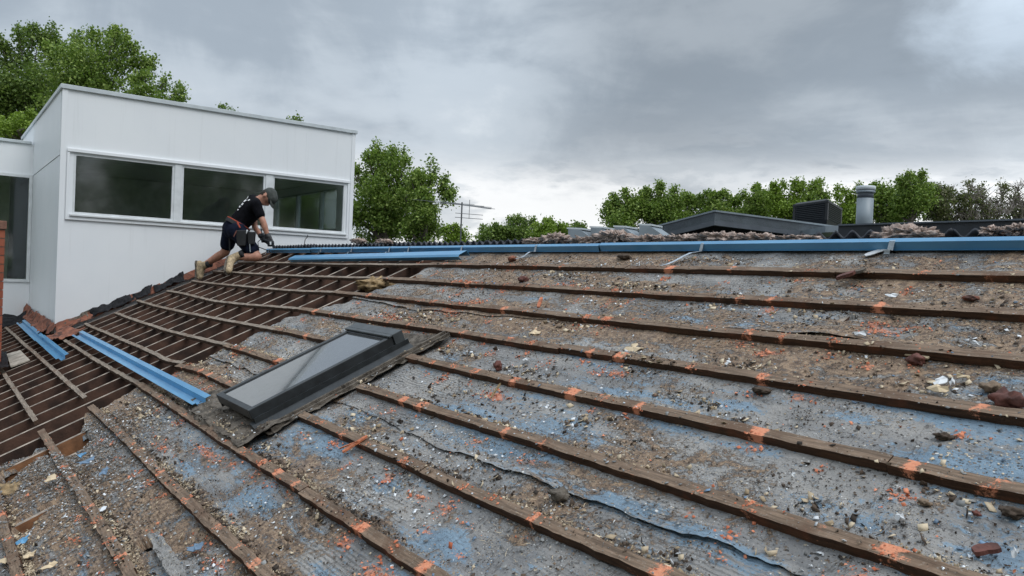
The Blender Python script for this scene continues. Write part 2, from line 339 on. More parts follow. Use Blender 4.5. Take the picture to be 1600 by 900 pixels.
class MB:
    """collects verts/faces; faces carry a material slot"""
    def __init__(s): s.v = []; s.f = []; s.m = []
    def add(s, V, F, mi=0):
        o = len(s.v); s.v += [np.asarray(v, float) for v in V]; s.f += [tuple(i+o for i in f) for f in F]; s.m += [mi]*len(F); return s
    def box(s, lo, hi, mi=0):
        x0, y0, z0 = lo; x1, y1, z1 = hi
        V = [(x0,y0,z0),(x1,y0,z0),(x1,y1,z0),(x0,y1,z0),(x0,y0,z1),(x1,y0,z1),(x1,y1,z1),(x0,y1,z1)]
        return s.add(V, [(0,3,2,1),(4,5,6,7),(0,1,5,4),(1,2,6,5),(2,3,7,6),(3,0,4,7)], mi)
    def obox(s, c, ax, ay, az, mi=0):   # centre and three half axes
        c, ax, ay, az = map(np.asarray, (c, ax, ay, az))
        V = [c+i*ax+j*ay+k*az for k in (-1, 1) for j in (-1, 1) for i in (-1, 1)]
        return s.add(V, [(0,2,3,1),(4,5,7,6),(0,1,5,4),(1,3,7,5),(3,2,6,7),(2,0,4,6)], mi)
    def rbox(s, x0, x1, s0, s1, h0, h1, mi=0):  # box in roof coordinates
        V = [rp(x, q, h) for h in (h0, h1) for q in (s0, s1) for x in (x0, x1)]
        return s.add(V, [(0,2,3,1),(4,5,7,6),(0,1,5,4),(1,3,7,5),(3,2,6,7),(2,0,4,6)], mi)
    def tube(s, pts, rad, n=8, mi=0, caps=True):
        pts = [np.asarray(p, float) for p in pts]; rad = rad if isinstance(rad, (list, tuple)) else [rad]*len(pts); o = len(s.v)
        up = np.array([0, 0, 1.]); prev = None
        for i, p in enumerate(pts):
            t = pts[min(i+1, len(pts)-1)]-pts[max(i-1, 0)]; t = t/(np.linalg.norm(t)+1e-9)
            a = np.cross(t, up if prev is None and abs(t[2]) < .95 else (np.array([1., 0, 0]) if prev is None else prev))
            if prev is not None: a = prev-t*(prev@t)
            a = a/(np.linalg.norm(a)+1e-9); prev = a; b = np.cross(t, a)
            for k in range(n): w = 2*PI*k/n; s.v.append(p+rad[i]*(math.cos(w)*a+math.sin(w)*b))
        for i in range(len(pts)-1):
            for k in range(n): s.f.append((o+i*n+k, o+i*n+(k+1) % n, o+(i+1)*n+(k+1) % n, o+(i+1)*n+k)); s.m.append(mi)
        if caps: s.f.append(tuple(o+k for k in reversed(range(n)))); s.f.append(tuple(o+(len(pts)-1)*n+k for k in range(n))); s.m += [mi, mi]
        return s
    def prism(s, prof, a, b, mi=0, closed=True):  # sweep 2-D-in-3-D profile points from a to b offsets
        n = len(prof); V = [np.asarray(p)+a for p in prof]+[np.asarray(p)+b for p in prof]
        F = [(i, (i+1) % n, n+(i+1) % n, n+i) for i in range(n)]
        if closed: F += [tuple(reversed(range(n))), tuple(range(n, 2*n))]
        return s.add(V, F, mi)
    def mesh(s, name, mats, origin=(0, 0, 0), smooth=False):
        V = np.array(s.v)-np.array(origin); return mesh_np(name, V, s.f, mats, s.m, smooth)
def link(name, me, parent=None, loc=None):
    o = bpy.data.objects.new(name, me); COL.objects.link(o)
    if parent is not None: o.parent = parent
    if loc is not None: o.location = loc
    return o
def tag(o, label=None, cat=None, group=None, kind=None):
    if label: o['label'] = label
    if cat: o['category'] = cat
    if group: o['group'] = group
    if kind: o['kind'] = kind
    return o
def thing(name, label, cat, loc=(0, 0, 0), group=None):
    o = bpy.data.objects.new(name, None); o.empty_display_size = .2; COL.objects.link(o); o.location = [float(v) for v in loc]; return tag(o, label, cat, group)
def root_loc(o):
    l = np.array(o.location); 
    while o.parent is not None: o = o.parent; l = l+np.array(o.location)
    return l
def part(name, mb, mats, parent, smooth=False, label=None, bevel=0):
    """mb in world coordinates -> child mesh"""
    o = link(name, mb.mesh(name, mats, root_loc(parent), smooth), parent)
    if bevel:
        b = o.modifiers.new('bevel', 'BEVEL'); b.width = bevel; b.segments = 2; b.limit_method = 'ANGLE'
    if label: o['label'] = label
    return o
def single(name, mb, mats, label, cat, group=None, loc=None, smooth=False, bevel=0, kind=None):
    loc = np.mean(np.array(mb.v), axis=0) if loc is None else np.array(loc)
    o = link(name, mb.mesh(name, mats, loc, smooth), None, [float(v) for v in loc])
    if bevel:
        b = o.modifiers.new('bevel', 'BEVEL'); b.width = bevel; b.segments = 2; b.limit_method = 'ANGLE'
    return tag(o, label, cat, group, kind)

# value noise, vectorised
_T = rng.random((256, 256)).astype(np.float64)
def vn(x, y):
    xi = np.floor(x).astype(int); yi = np.floor(y).astype(int); fx = x-xi; fy = y-yi; fx = fx*fx*(3-2*fx); fy = fy*fy*(3-2*fy)
    a = _T[xi & 255, yi & 255]; b = _T[(xi+1) & 255, yi & 255]; c = _T[xi & 255, (yi+1) & 255]; d = _T[(xi+1) & 255, (yi+1) & 255]
    return (a*(1-fx)+b*fx)*(1-fy)+(c*(1-fx)+d*fx)*fy-.5
def fbm(x, y, o=4, g=.5):
    r = 0; a = 1.0; k = 1.0
    for i in range(o): r = r+a*vn(x*k+17.3*i, y*k+5.1*i); a *= g; k *= 2.03
    return r

# ------------------------------------------------------------ ground
gb = MB(); gb.add([(-1500, -1500, -4.3), (1500, -1500, -4.3), (1500, 1500, -4.3), (-1500, 1500, -4.3)], [(0, 1, 2, 3)])
tag(link('ground', gb.mesh('ground', [M['grass']])), 'grass and garden ground far below the roofs', None, None, 'structure')

# ------------------------------------------------------------ the stripped house
house = thing('house', 'low house with its roof stripped to timber battens over torn dusty blue sarking', 'house', (-3, 0.5, -4.3))
HL = root_loc(house)
XW = -11.19; XE = 3.2; S_EAVE = -3.2; S_RIDGE = 10.45
apex = rp(0, S_RIDGE, -.03)
RX0 = -6.10; RSP = 0.395
# rafters (shared meshes)
def rafter_mesh(s0, s1, mats):
    mb = MB(); o = np.array([0, 0, 0])
    V = [rp(x, q, h) for h in (-.165, -.031) for q in (s0, s1) for x in (-.0175, .0175)]
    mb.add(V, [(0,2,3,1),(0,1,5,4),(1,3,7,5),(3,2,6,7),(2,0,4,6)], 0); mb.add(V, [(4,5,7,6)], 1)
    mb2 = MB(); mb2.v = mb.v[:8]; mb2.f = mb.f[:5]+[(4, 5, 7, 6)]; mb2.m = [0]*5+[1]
    return mesh_np('rafter', np.array(mb2.v)-np.array([0, HL[1], HL[2]]), mb2.f, mats, mb2.m)
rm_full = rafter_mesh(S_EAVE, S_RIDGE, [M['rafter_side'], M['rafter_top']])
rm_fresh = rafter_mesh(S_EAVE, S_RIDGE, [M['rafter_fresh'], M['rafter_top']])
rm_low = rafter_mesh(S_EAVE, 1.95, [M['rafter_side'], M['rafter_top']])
k = -23
while True:
    x = RX0-RSP*k; k += 1
    if x < -14.5: break
    if XW-.02 < x < XW+.05: continue
    me = rm_low if x < XW else (rm_fresh if -5.9 < x < -4.4 else rm_full)
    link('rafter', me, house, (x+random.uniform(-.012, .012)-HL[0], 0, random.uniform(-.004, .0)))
# far slope under-structure, ceiling, walls
mb = MB(); mb.box((XW+.05, apex[1]+.0, -.05), (XE, apex[1]+.03, apex[2]-.01)); part('ridge_board', mb, [M['rafter_side']], house)
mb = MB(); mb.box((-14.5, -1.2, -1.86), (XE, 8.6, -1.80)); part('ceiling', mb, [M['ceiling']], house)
mb = MB()
mb.box((-14.5, -.55, -4.3), (XE-.1, -.45, -1.9)); mb.box((XE-.2, -.44, -4.3), (XE-.1, 8.3, -1.9))
part('outer_wall', mb, [M['mortar']], house)
gm = MB(); gm.prism([(XE-.2, -.44, -1.79), (XE-.2, 8.3, -1.79), (XE-.2, apex[1], apex[2]-.2)], np.array([0, 0, 0]), np.array([.1, 0, 0]), 0); part('gable_wall', gm, [M['mortar']], house)
# ceiling joists, purlin and props glimpsed between rafters
for i, y in enumerate((.9, 1.9, 2.9)):
    mb = MB(); z = rp(0, (y-Y0)/CA/U, -.17)[2]; mb.box((XW+.03, y-.04, z-.115), (-3.0, y+.04, z-.005)); part('purlin', mb, [M['rafter_side']], house)
pr = random.Random(3)
for i in range(22):
    x = pr.uniform(-10.8, -6.3); y = pr.choice((.9, 1.9, 2.9))+.09; z = rp(0, (y-Y0)/CA/U, -.2)[2]
    mb = MB(); mb.tube([(x, y, z), (x+pr.uniform(-.5, .5), y+pr.uniform(-.4, .5), -1.79)], pr.uniform(.018, .035), 4); part('prop', mb, [M['rafter_top'] if i % 3 == 0 else M['rafter_side']], house)
for i in range(7):
    x = pr.uniform(-10.4, -6.5); y = pr.uniform(.5, 3.2); z = rp(0, (y-Y0)/CA/U, -.17)[2]
    mb = MB(); mb.tube([(x, y, z), (x+.15, y+.1, z-.35), (x-.2, y+.3, z-.7)], .010, 5)
    part('cable', mb, [M['galv'] if i % 2 else M['bitumen']], house)

# battens --------------------------------------------------------------
TRACE = {1: [(372,409),(430,410),(480,411),(590,413),(700,412)], 2: [(333,423),(400,427),(480,431),(545,433),(588,434)],
 3: [(300,438),(312,440),(400,449),(480,455),(529,456)], 4: [(261,454),(285,458),(330,469),(400,477),(462,481)],
 5: [(214,469),(240,477),(300,490),(350,500),(428,514)], 6: [(180,488),(210,499),(255,514),(300,525),(346,536)],
 7: [(133,505),(185,528),(240,551),(262,563)], 8: [(93,526),(140,556),(180,579),(212,596)], 9: [(8,511),(60,556),(133,621)], 10: [(-14,555),(0,576),(28,615),(56,657)]}
NIBS = []   # orange rub marks left by the old tiles: (x, s)
def batten_mesh(xsl, width=.046, thick=.030, htop=0.0, hvar=None, marks=()):
    P = np.array(xsl); order = np.argsort(P[:, 0]); P = P[order]
    L = P[-1, 0]-P[0, 0]; n = max(3, int(L/.03)); X = np.linspace(P[0, 0], P[-1, 0], n)
    S = np.interp(X, P[:, 0], P[:, 1])
    if len(P) > 2:
        k_ = np.array([1, 2, 3, 4, 3, 2, 1.]); k_ /= k_.sum(); pad = np.pad(S, 9, mode='edge')
        # reflect-linear padding keeps the ends in place
        pad[:9] = S[0]+(X[0]-X[0])+np.arange(-9, 0)*(S[1]-S[0]); pad[-9:] = S[-1]+np.arange(1, 10)*(S[-1]-S[-2])
        for _ in range(2): pad = np.convolve(pad, k_, mode='same')
        S = pad[9:-9]
    seed = random.uniform(0, 200)
    H = htop+.006*fbm(X*1.3+seed, X*0+seed, 3); S = S+.02*fbm(X*.9+seed, X*0+3.3, 2)
    w = width/U/2*(1+.12*vn(X*9+seed, X*0+1)); V = []
    edge = .003*fbm(X*22+seed, X*0+7, 3)/U*2
    for i in range(n):
        e1 = w[i]+edge[i]; e2 = w[i]-edge[i]
        V += [rp(X[i], S[i]-e1, H[i]), rp(X[i], S[i]+e2, H[i]+.001), rp(X[i], S[i]+e2, H[i]-thick), rp(X[i], S[i]-e1, H[i]-thick)]
    F = []
    for i in range(n-1):
        a, b = 4*i, 4*i+4
        F += [(a, b, b+1, a+1), (a+1, b+1, b+2, a+2), (a+2, b+2, b+3, a+3), (a+3, b+3, b, a)]
    F += [(0, 1, 2, 3), (4*n-1, 4*n-2, 4*n-3, 4*n-4)]
    mk = np.zeros(n)
    for m_, w_, a_ in marks: mk = np.maximum(mk, a_*np.exp(-((X-m_)/w_)**2))
    MK = mk[:, None]*np.stack([.62+.9*np.clip(fbm(X*16+seed+9*q, X*0+q, 3)+.35, 0, 1) for q in (0, 1)], 1)[:, [0, 1, 1, 0]]*np.array([1, 1, .6, .75]); return V, F, MK.ravel()
def add_batten(xsl, mat, marks=(), **kw):
    V, F, mk = batten_mesh(xsl, marks=marks, **kw)
    me = mesh_np('batten', np.array(V)-HL, F, [mat]); a = me.attributes.new('mark', 'FLOAT', 'POINT'); a.data.foreach_set('value', mk.astype(np.float32))
    return link('batten', me, house)
STARTX = {1: -5.75, 2: -5.86, 3: -6.33, 4: -6.25, 5: -6.25, 6: -6.20, 7: -6.25, 8: -6.20}
R2 = random.Random(11)
ROW = {}
for r in range(1, 14):
    nb = 10-r
    marks = []
    x = -6.1+R2.uniform(0, .3)
    while x < XE:
        if R2.random() < .66: marks.append((x+R2.uniform(-.04, .04), R2.uniform(.006, .044), R2.choice((.45, .6, .8, 1.1))))
        x += .2+R2.choice((0., .03, .1))
    ROW[r] = marks
    NIBS += [(m[0], nb) for m in marks]
    marks += [(R2.uniform(-6, .5), R2.uniform(.05, .16), R2.uniform(.18, .34)) for _ in range(12)]
    if r in TRACE:
        pts = [xs(*q) for q in TRACE[r]]
        if r <= 8 and pts[-1][0] < STARTX[r]-.05: pts.append((STARTX[r]+.02, nb))
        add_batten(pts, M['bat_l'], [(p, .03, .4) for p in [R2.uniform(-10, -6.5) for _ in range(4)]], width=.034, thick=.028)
    st = {9: xs(145, 632)[0], 10: xs(64, 672)[0], 11: -5.2}.get(r, STARTX.get(r, -14.4))
    # lengths butt end to end, with joints here and there
    gaps = {5: [(-4.62, -4.02)], 6: [(-4.62, -3.83)], 7: [(-4.75, -4.0)], 4: []}.get(r, [])
    joints = {1: [-3.4, -2.02], 2: [-4.0], 3: [-3.5], 4: [-2.9], 5: [-1.1], 6: [-.7], 7: [-2.6], 8: [-3.02], 9: [-2.2], 10: [-3.2]}.get(r, [-4.0])
    segs = [(st, XE)]
    for g0, g1 in gaps:
        segs = [q for (a, b) in segs for q in ((a, min(b, g0)), (max(a, g1), b)) if q[1]-q[0] > .1]
    for j in joints:
        segs = [q for (a, b) in segs for q in (((a, j-.002), (j+.002, b)) if a+.2 < j < b-.2 else ((a, b),))]
    for a, b in segs:
        off = R2.uniform(-.012, .012)
        mid = [(a+(b-a)*t, nb+off+R2.uniform(-.02, .02)) for t in (0, .33, .66, 1)]
        if a < -5 and r in STARTX and r not in (1,): mid[0] = (a, TRACE and xs(*TRACE[r][-1])[1] if abs(xs(*TRACE[r][-1])[0]-a) < .4 else nb)
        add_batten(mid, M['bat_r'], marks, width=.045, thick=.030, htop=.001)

# sarking ----------------------------------------------------------------
HOLES = []
def hole(poly, h=-.04): HOLES.append([xs(*q, h) for q in poly])
hole([(0,742),(40,718),(100,688),(138,676),(146,688),(128,708),(108,716),(62,716),(30,740),(0,775)])
hole([(26,815),(60,795),(100,772),(118,768),(72,800),(50,826),(20,845)])
hole([(212,846),(234,838),(240,842),(236,868),(222,862)])
hole([(1312,502),(1330,496),(1338,499),(1322,506)])
hole([(628,552),(668,530),(684,524),(655,551),(640,556)])
hole([(372,895),(388,885),(392,898)])
HOLES.append([(-4.55, 2.7), (-4.0, 2.7), (-4.0, 5.15), (-4.55, 5.15)])
def in_poly(x, y, poly):
    r = np.zeros(x.shape, bool); n = len(poly)
    for i in range(n):
        x1, y1 = poly[i]; x2, y2 = poly[(i+1) % n]
        c = ((y1 > y) != (y2 > y)) & (x < (x2-x1)*(y-y1)/(y2-y1+1e-12)+x1); r ^= c
    return r
EDGE = [(-3.5, -5.9), (-1.2, -5.9), (.0, -5.75), (.5, -5.7), (.85, -6.22), (1.2, -6.14), (1.85, -6.28), (2.5, -6.22), (3.9, -6.24), (4.1, -6.17), (5.2, -6.28), (5.85, -6.25), (6.1, -6.2), (6.66, -5.85), (7.2, -5.85), (7.8, -5.72), (8.2, -5.62), (8.8, -5.78), (9.3, -5.78), (10.6, -5.85)]
def sark_h(X, S, lay=0):
    ph = (X-RX0)/RSP; fr = ph-np.floor(ph); sag = np.sin(PI*fr)**1.3
    nb = S-np.floor(S); bt = np.sin(PI*nb)**2
    amt = .008+.016*(fbm(X*1.1+3, S*.7, 3)+.3)
    h = -.0285-sag*amt*(.3+.7*bt)+.010*bt*fbm(X*2.6, S*.8+9, 3)
    # creases running down the slope
    cr = np.abs(fbm(X*3.5+.8*fbm(X*.5, S*.8, 2)+40, S*.35, 3)); h = h-.007*np.exp(-(cr/.03)**2)*bt*sag
    h = h+bt*(.014*fbm(X*9+1, S*2.6+2, 4)+.009*fbm(X*28+5, S*9, 3))
    h = h+.002*fbm(X*60, S*20, 2)
    # loose and crumpled near the tear at the left
    ed = np.clip((-4.9-X)/1.2, 0, 1)*np.clip((1.3-S)/1.0, 0, 1); h = h+ed*(.035*np.abs(fbm(X*6, S*2.4, 4))-.006)
    lo = -.0292-.035*np.clip(sag-.25, 0, 1)
    return np.clip(h, lo, -.0275+.022*bt)
def lap_s(lap, X):
    if lap == 1: return 3.55+.10*fbm(X*1.1+4, X*0, 3)
    if lap == 2: return np.interp(X, [-5.8, -4.8, -3.9, -3.4, -1.9, -1.6, -1.0, 3], [6.88, 6.72, 6.85, 6.9, 7.15, 7.2, 7.02, 7.1])+.05*fbm(X*2.5, X*0+2, 3)
PATCH = []
for q in [(1450,705,110,14,1),(1500,645,80,10,.8),(690,835,75,28,1.1),(520,690,50,20,.9),(600,745,40,16,.6),(860,700,50,12,.7),(1150,622,70,8,.9),(1330,640,60,7,.8),
  (1520,730,90,16,.9),(1555,845,60,22,.8),(960,775,90,16,1.1),(1090,825,80,18,.9),(1260,765,60,10,.9),(1340,800,60,12,.9),(660,463,26,4,.9),(700,466,30,4,.9),(830,460,30,4,.8),
  (1370,618,60,8,.9),(1560,580,50,7,1.0),(1540,600,60,7,.7),(900,480,30,4,.6),(1200,695,70,9,.6),(560,640,30,9,1.2),(130,830,40,15,.8),(400,770,60,25,.5),(500,880,50,20,.8),(780,690,50,12,.7),
  (1050,655,50,8,.6),(960,600,40,6,.7),(700,630,50,8,.6),(1440,880,70,16,.9),(1180,860,60,14,.8),(480,650,40,14,.7),(1080,490,60,4,.6),(1500,500,80,5,.5),(880,545,50,6,.5)]:
    PATCH.append((*xs(q[0], q[1]), xs(q[0]+q[2], q[1])[0]-xs(q[0], q[1])[0], xs(q[0], q[1]-q[3])[1]-xs(q[0], q[1])[1], q[4], 0))
for q in [(170,625,60,25,.7),(960,640,40,8,.5),(1080,600,90,14,.7),(760,480,60,8,.5),(840,500,160,8,.5),(980,700,60,12,.6),(880,600,80,12,.6),(300,560,90,20,.9),(430,440,40,6,.5),
  (1480,470,140,8,.8),(1400,525,120,8,.6),(660,720,60,15,.6),(880,700,40,10,.6),(1400,760,120,16,.5),(250,770,60,20,.5),(60,780,60,20,.9),(820,400,120,5,.7),(780,430,80,5,.7),(1000,440,90,6,.7),(560,520,80,8,.9),(500,500,50,6,.6),(350,600,60,14,.7),(100,880,120,25,.6)]:
    PATCH.append((*xs(q[0], q[1]), xs(q[0]+q[2], q[1])[0]-xs(q[0], q[1])[0], xs(q[0], q[1]-q[3])[1]-xs(q[0], q[1])[1], q[4], 1))
ORANGE = [(320,700,40,10,1.),(250,690,30,8,.8),(730,470,14,9,1.1),(610,490,30,5,.9),(700,480,20,5,.9),(770,610,22,8,1.2),(1190,540,18,5,1.2),(1370,502,40,4,1.),(960,575,25,6,.9),(1270,590,16,5,1.),(1350,558,20,5,.9),
  (650,765,18,8,1.),(660,815,16,8,.9),(600,890,22,10,1.1),(1278,720,8,8,1.1),(240,830,25,8,.7),(260,860,20,8,.8),(130,865,25,10,.6),(940,500,24,4,.8),(880,440,24,4,.7),(740,440,30,4,.8),(1280,650,10,3,.8),(1120,860,20,6,.6),(330,870,25,8,.9),(1420,500,26,3,.9),(740,680,14,6,.9),(710,850,14,6,.8),(580,540,20,5,.6)]
for q in ORANGE: PATCH.append((*xs(q[0], q[1]), xs(q[0]+q[2], q[1])[0]-xs(q[0], q[1])[0], xs(q[0], q[1]-q[3])[1]-xs(q[0], q[1])[1], q[4], 2))
NR2 = random.Random(5)
for (x, s) in NIBS:
    if NR2.random() < .72: PATCH.append((x+NR2.uniform(-.03, .03), s-NR2.uniform(.12, .4), NR2.uniform(.02, .06), NR2.uniform(.05, .16), NR2.uniform(.45, 1.0), 2))
def grime(X, S):
    b = .13+.20*np.clip((X+5)/3.5, 0, 1)+.08*np.clip((4-S)/3, 0, 1)-.10*np.clip((S-6)/2, 0, 1)+.50*fbm(X*1.4+8, S*1.0, 4)
    fb = S-np.floor(S)
    d = .39-.22*np.clip((X+4)/3, 0, 1)*np.clip((7-S)/3, 0, 1)+.16*np.clip((S-5)/3, 0, 1)+.55*fbm(X*1.1, S*.9+20, 4)+.22*np.exp(-(fb/.16)**2)
    o = np.zeros_like(X)
    for (cx, cs, rx, rs, a, t) in PATCH:
        m = np.abs(X-cx) < 3*abs(rx)
        if not m.any(): continue
        e = a*np.exp(-(((X[m]-cx)/rx)**2+((S[m]-cs)/rs)**2))
        if t == 0: b[m] += .55*e; d[m] -= .35*e
        elif t == 1: d[m] += .45*e
        else: o[m] = np.maximum(o[m], .75*e)
    return np.clip(np.stack([b, d, o, np.ones_like(X)], -1), 0, 1)
def sark_sheet(xa, sfun0, sfun1, hoff, lip):
    n_s = 150
    T = np.linspace(0, 1, n_s); Xg, Tg = np.meshgrid(xa, T, indexing='ij')
    s0 = sfun0(xa)[:, None]; s1 = sfun1(xa)[:, None]; Sg = s0+(s1-s0)*Tg
    Xe = Xg.copy()
    ex = np.interp(Sg, [e[0] for e in EDGE], [e[1] for e in EDGE])+.10*fbm(Sg*3, Sg*0+2, 4)
    Xe = np.where(Xg < ex, ex, Xg)
    H = sark_h(Xe, Sg)+hoff
    if lip: H = H+lip*np.exp(-((Sg-s0)/.10)**2)*(.35+np.clip(fbm(Xe*2+3, Xe*0+5, 3)+.4, 0, 1))
    curl = np.exp(-((Xe-ex)/.08)**2); H = H+curl*(.018*fbm(Sg*5, Xe*0, 3)-.004)
    wv = .02*fbm(Xe*25, Sg*8, 2); inside = np.zeros(Xe.shape, bool)
    for hp in HOLES: inside |= in_poly(Xe+wv, Sg+wv*2, hp)
    H = np.where(inside, H-.045, H)
    V = np.stack([Xe, Y0+Sg*U*CA-H*SA, Z0+Sg*U*SA+H*CA], -1).reshape(-1, 3)
    nx = len(xa); I = np.arange(nx*n_s).reshape(nx, n_s)
    Fq = np.stack([I[:-1, :-1], I[1:, :-1], I[1:, 1:], I[:-1, 1:]], -1).reshape(-1, 4)
    cx = Xe.reshape(-1)[Fq].mean(1); cs = Sg.reshape(-1)[Fq].mean(1)
    wob = .02*fbm(cx*25, cs*8, 2)
    keep = (np.ptp(Xe.reshape(-1)[Fq], axis=1) > 1e-6)
    keep &= ~inside.reshape(-1)[Fq].all(1)
    Fq = Fq[keep]
    me = mesh_np('sarking_sheet', V-HL, Fq, [M['sark']], None, True)
    ca = me.color_attributes.new('grime', 'FLOAT_COLOR', 'POINT'); ca.data.foreach_set('color', grime(Xe.reshape(-1), Sg.reshape(-1)).astype(np.float32).ravel())
    return link('sarking_sheet', me, house)
xa = np.concatenate([np.arange(-6.45, -4.6, .022), np.arange(-4.6, -.2, .0125), np.arange(-.2, XE+.01, .05)])
sark_sheet(xa, lambda x: x*0-3.2, lambda x: x*0+3.62, -.0022, 0)
sark_sheet(xa, lambda x: lap_s(1, x), lambda x: x*0+7.25, .0, .012)
sark_sheet(xa, lambda x: lap_s(2, x), lambda x: x*0+10.3, .0012, .014)

# blue-grey torn strips at the left tear and the pipe-like roll --------------------------------
def crumple(name, quad, nu, nv, amp, mats, label, cat, parent=None, seed=0, freq=5, smooth=True, lift=0., thick=.0015):
    """a crumpled sheet spanning four world points (a,b along u; d,c)"""
    a, b, c, d = [np.asarray(q, float) for q in quad]; u = np.linspace(0, 1, nu)[:, None, None]; v = np.linspace(0, 1, nv)[None, :, None]
    P = (a*(1-u)+b*u)*(1-v)+(d*(1-u)+c*u)*v
    nrm = np.cross(b-a, d-a); nrm /= np.linalg.norm(nrm)
    if nrm[2] < 0: nrm = -nrm
    uu, vv = np.meshgrid(np.linspace(0, 1, nu), np.linspace(0, 1, nv), indexing='ij')
    lu = np.linalg.norm(b-a); lv = np.linalg.norm(d-a)
    hh = amp*(1.6*fbm(uu*lu*freq+seed, vv*lv*freq+seed*.7, 4))+lift
    e1 = (b-a)/lu; e2 = (d-a)/lv
    jx = amp*.9*fbm(uu*lu*freq*1.3+seed+50, vv*lv*freq*1.3, 3); jy = amp*.9*fbm(uu*lu*freq*1.3+seed, vv*lv*freq*1.3+50, 3)
    P = P+nrm*hh[..., None]+e1*jx[..., None]+e2*jy[..., None]
    V = P.reshape(-1, 3); I = np.arange(nu*nv).reshape(nu, nv)
    Fq = np.stack([I[:-1, :-1], I[1:, :-1], I[1:, 1:], I[:-1, 1:]], -1).reshape(-1, 4)
    if parent is not None:
        me = mesh_np(name, V-root_loc(parent), Fq, mats, None, smooth); o = link(name, me, parent)
        if label: o['label'] = label
    else:
        c0 = V.mean(0); me = mesh_np(name, V-c0, Fq, mats, None, smooth); o = link(name, me, None, [float(t) for t in c0]); tag(o, label, cat)
    so = o.modifiers.new('thickness', 'SOLIDIFY'); so.thickness = thick
    return o
def rq(pts, h=.0): return [on_roof(px, py, h) for px, py in pts]

# ------------------------------------------------------------ skylight
sk = thing('skylight', 'long charcoal framed skylight standing proud of the battens on a dirty lead skirt', 'skylight', rp(-4.3, 3.7, -.03))
X0, X1, SS0, SS1, HT = -4.60, -4.02, 2.42, 5.06, .10
mb = MB()
mb.rbox(X0+.03, X1-.03, SS0+.10, SS1-.06, -.10, HT-.045); part('upstand', mb, [M['char']], sk)
# sash: four rails around the glass
rail = .035
for nm, a in (('side_rail', (X0, X0+rail, SS0, SS1)), ('side_rail', (X1-rail, X1, SS0, SS1)), ('end_rail', (X0+rail, X1-rail, SS0, SS0+.10)), ('end_rail', (X0+rail, X1-rail, SS1-.10, SS1))):
    mb = MB(); mb.rbox(a[0], a[1], a[2], a[3], HT-.055, HT); part(nm, mb, [M['char']], sk, bevel=.003)
g = G('skylight_glass')
g.bump(g.noise(2.0, 2), .02, .01)
M['skyglass'] = g.fin(g.mix(g.ramp(g.noise(50, 5, .7), .5, .8), (.035, .038, .042), (.075, .075, .072)), g.ramp(g.noise(25, 4), .3, .8, .04, .16), 0, 1.0)
g.b.inputs['Coat Weight'].default_value = 1.0; g.b.inputs['Coat Roughness'].default_value = .02; g.b.inputs['Coat IOR'].default_value = 2.3
mb = MB(); mb.rbox(X0+rail, X1-rail, SS0+.10, SS1-.10, HT-.02, HT-.008); part('glass_pane', mb, [M['skyglass']], sk)
mb = MB(); mb.rbox(X0-.012, X1+.012, SS1+.003, SS1+.20, -.02, HT+.014); mb.rbox(X0-.012, X1+.012, SS1-.07, SS1+.003, HT+.002, HT+.014)
part('top_hood', mb, [M['char2']], sk, bevel=.003)
for q0, q1 in ((X1+.001, X1+.014), (X0-.014, X0-.001)): mb = MB(); mb.rbox(q0, q1, SS0+.02, SS1+.25, HT-.085, HT-.05); part('drip_edge', mb, [M['char']], sk)
# pitched side skirts and side channels
mb = MB()
mb.prism([rp(X1-.02, SS0-.05, -.028), rp(X1+.055, SS0-.05, -.026), rp(X1+.05, SS0-.05, .0), rp(X1+.012, SS0-.05, .022), rp(X1-.02, SS0-.05, .03)], rp(0, 0)*0, TR*U*(SS1-SS0+.3))
part('side_skirt', mb, [M['char']], sk)
for a, b, hh in ((.085, .102, .012), (.125, .14, .004)):
    mb = MB(); mb.rbox(X1+a, X1+b, SS0+.1, SS1+.85, -.02, hh); part('side_channel', mb, [M['lead']], sk)
crumple('side_flashing', [rp(X1+.01, SS0, -.012), rp(X1+.16, SS0, -.012), rp(X1+.17, SS1+.8, -.010), rp(X1+.01, SS1+.8, -.010)], 20, 110, .013, [M['lead']], None, None, sk, 3, 14)
crumple('top_flashing', [rp(X0-.03, SS1+.25, -.01), rp(X1+.02, SS1+.25, -.01), rp(X1+.05, SS1+.7, .0), rp(X0-.02, SS1+.55, .0)], 24, 14, .008, [M['lead']], None, None, sk, 5, 12)
crumple('left_flashing', [rp(X0-.10, SS0+.2, -.005), rp(X0+.02, SS0+.2, .0), rp(X0+.02, SS1+.3, .0), rp(X0-.10, SS1+.3, -.005)], 8, 60, .006, [M['lead']], None, None, sk, 6, 12)
crumple('apron', [rp(-5.05, 2.10, .012), rp(-3.86, 1.98, .010), rp(-3.87, 2.85, .004), rp(-5.06, 2.78, .006)], 110, 44, .024, [M['lead']], 'crumpled lead apron thick with dirt', None, sk, 8, 9)
crumple('apron_edge', [rp(-5.08, 2.03, -.012), rp(-3.84, 1.90, -.018), rp(-3.86, 2.0, .010), rp(-5.05, 2.12, .012)], 110, 8, .020, [M['lead']], None, None, sk, 8.2, 9)

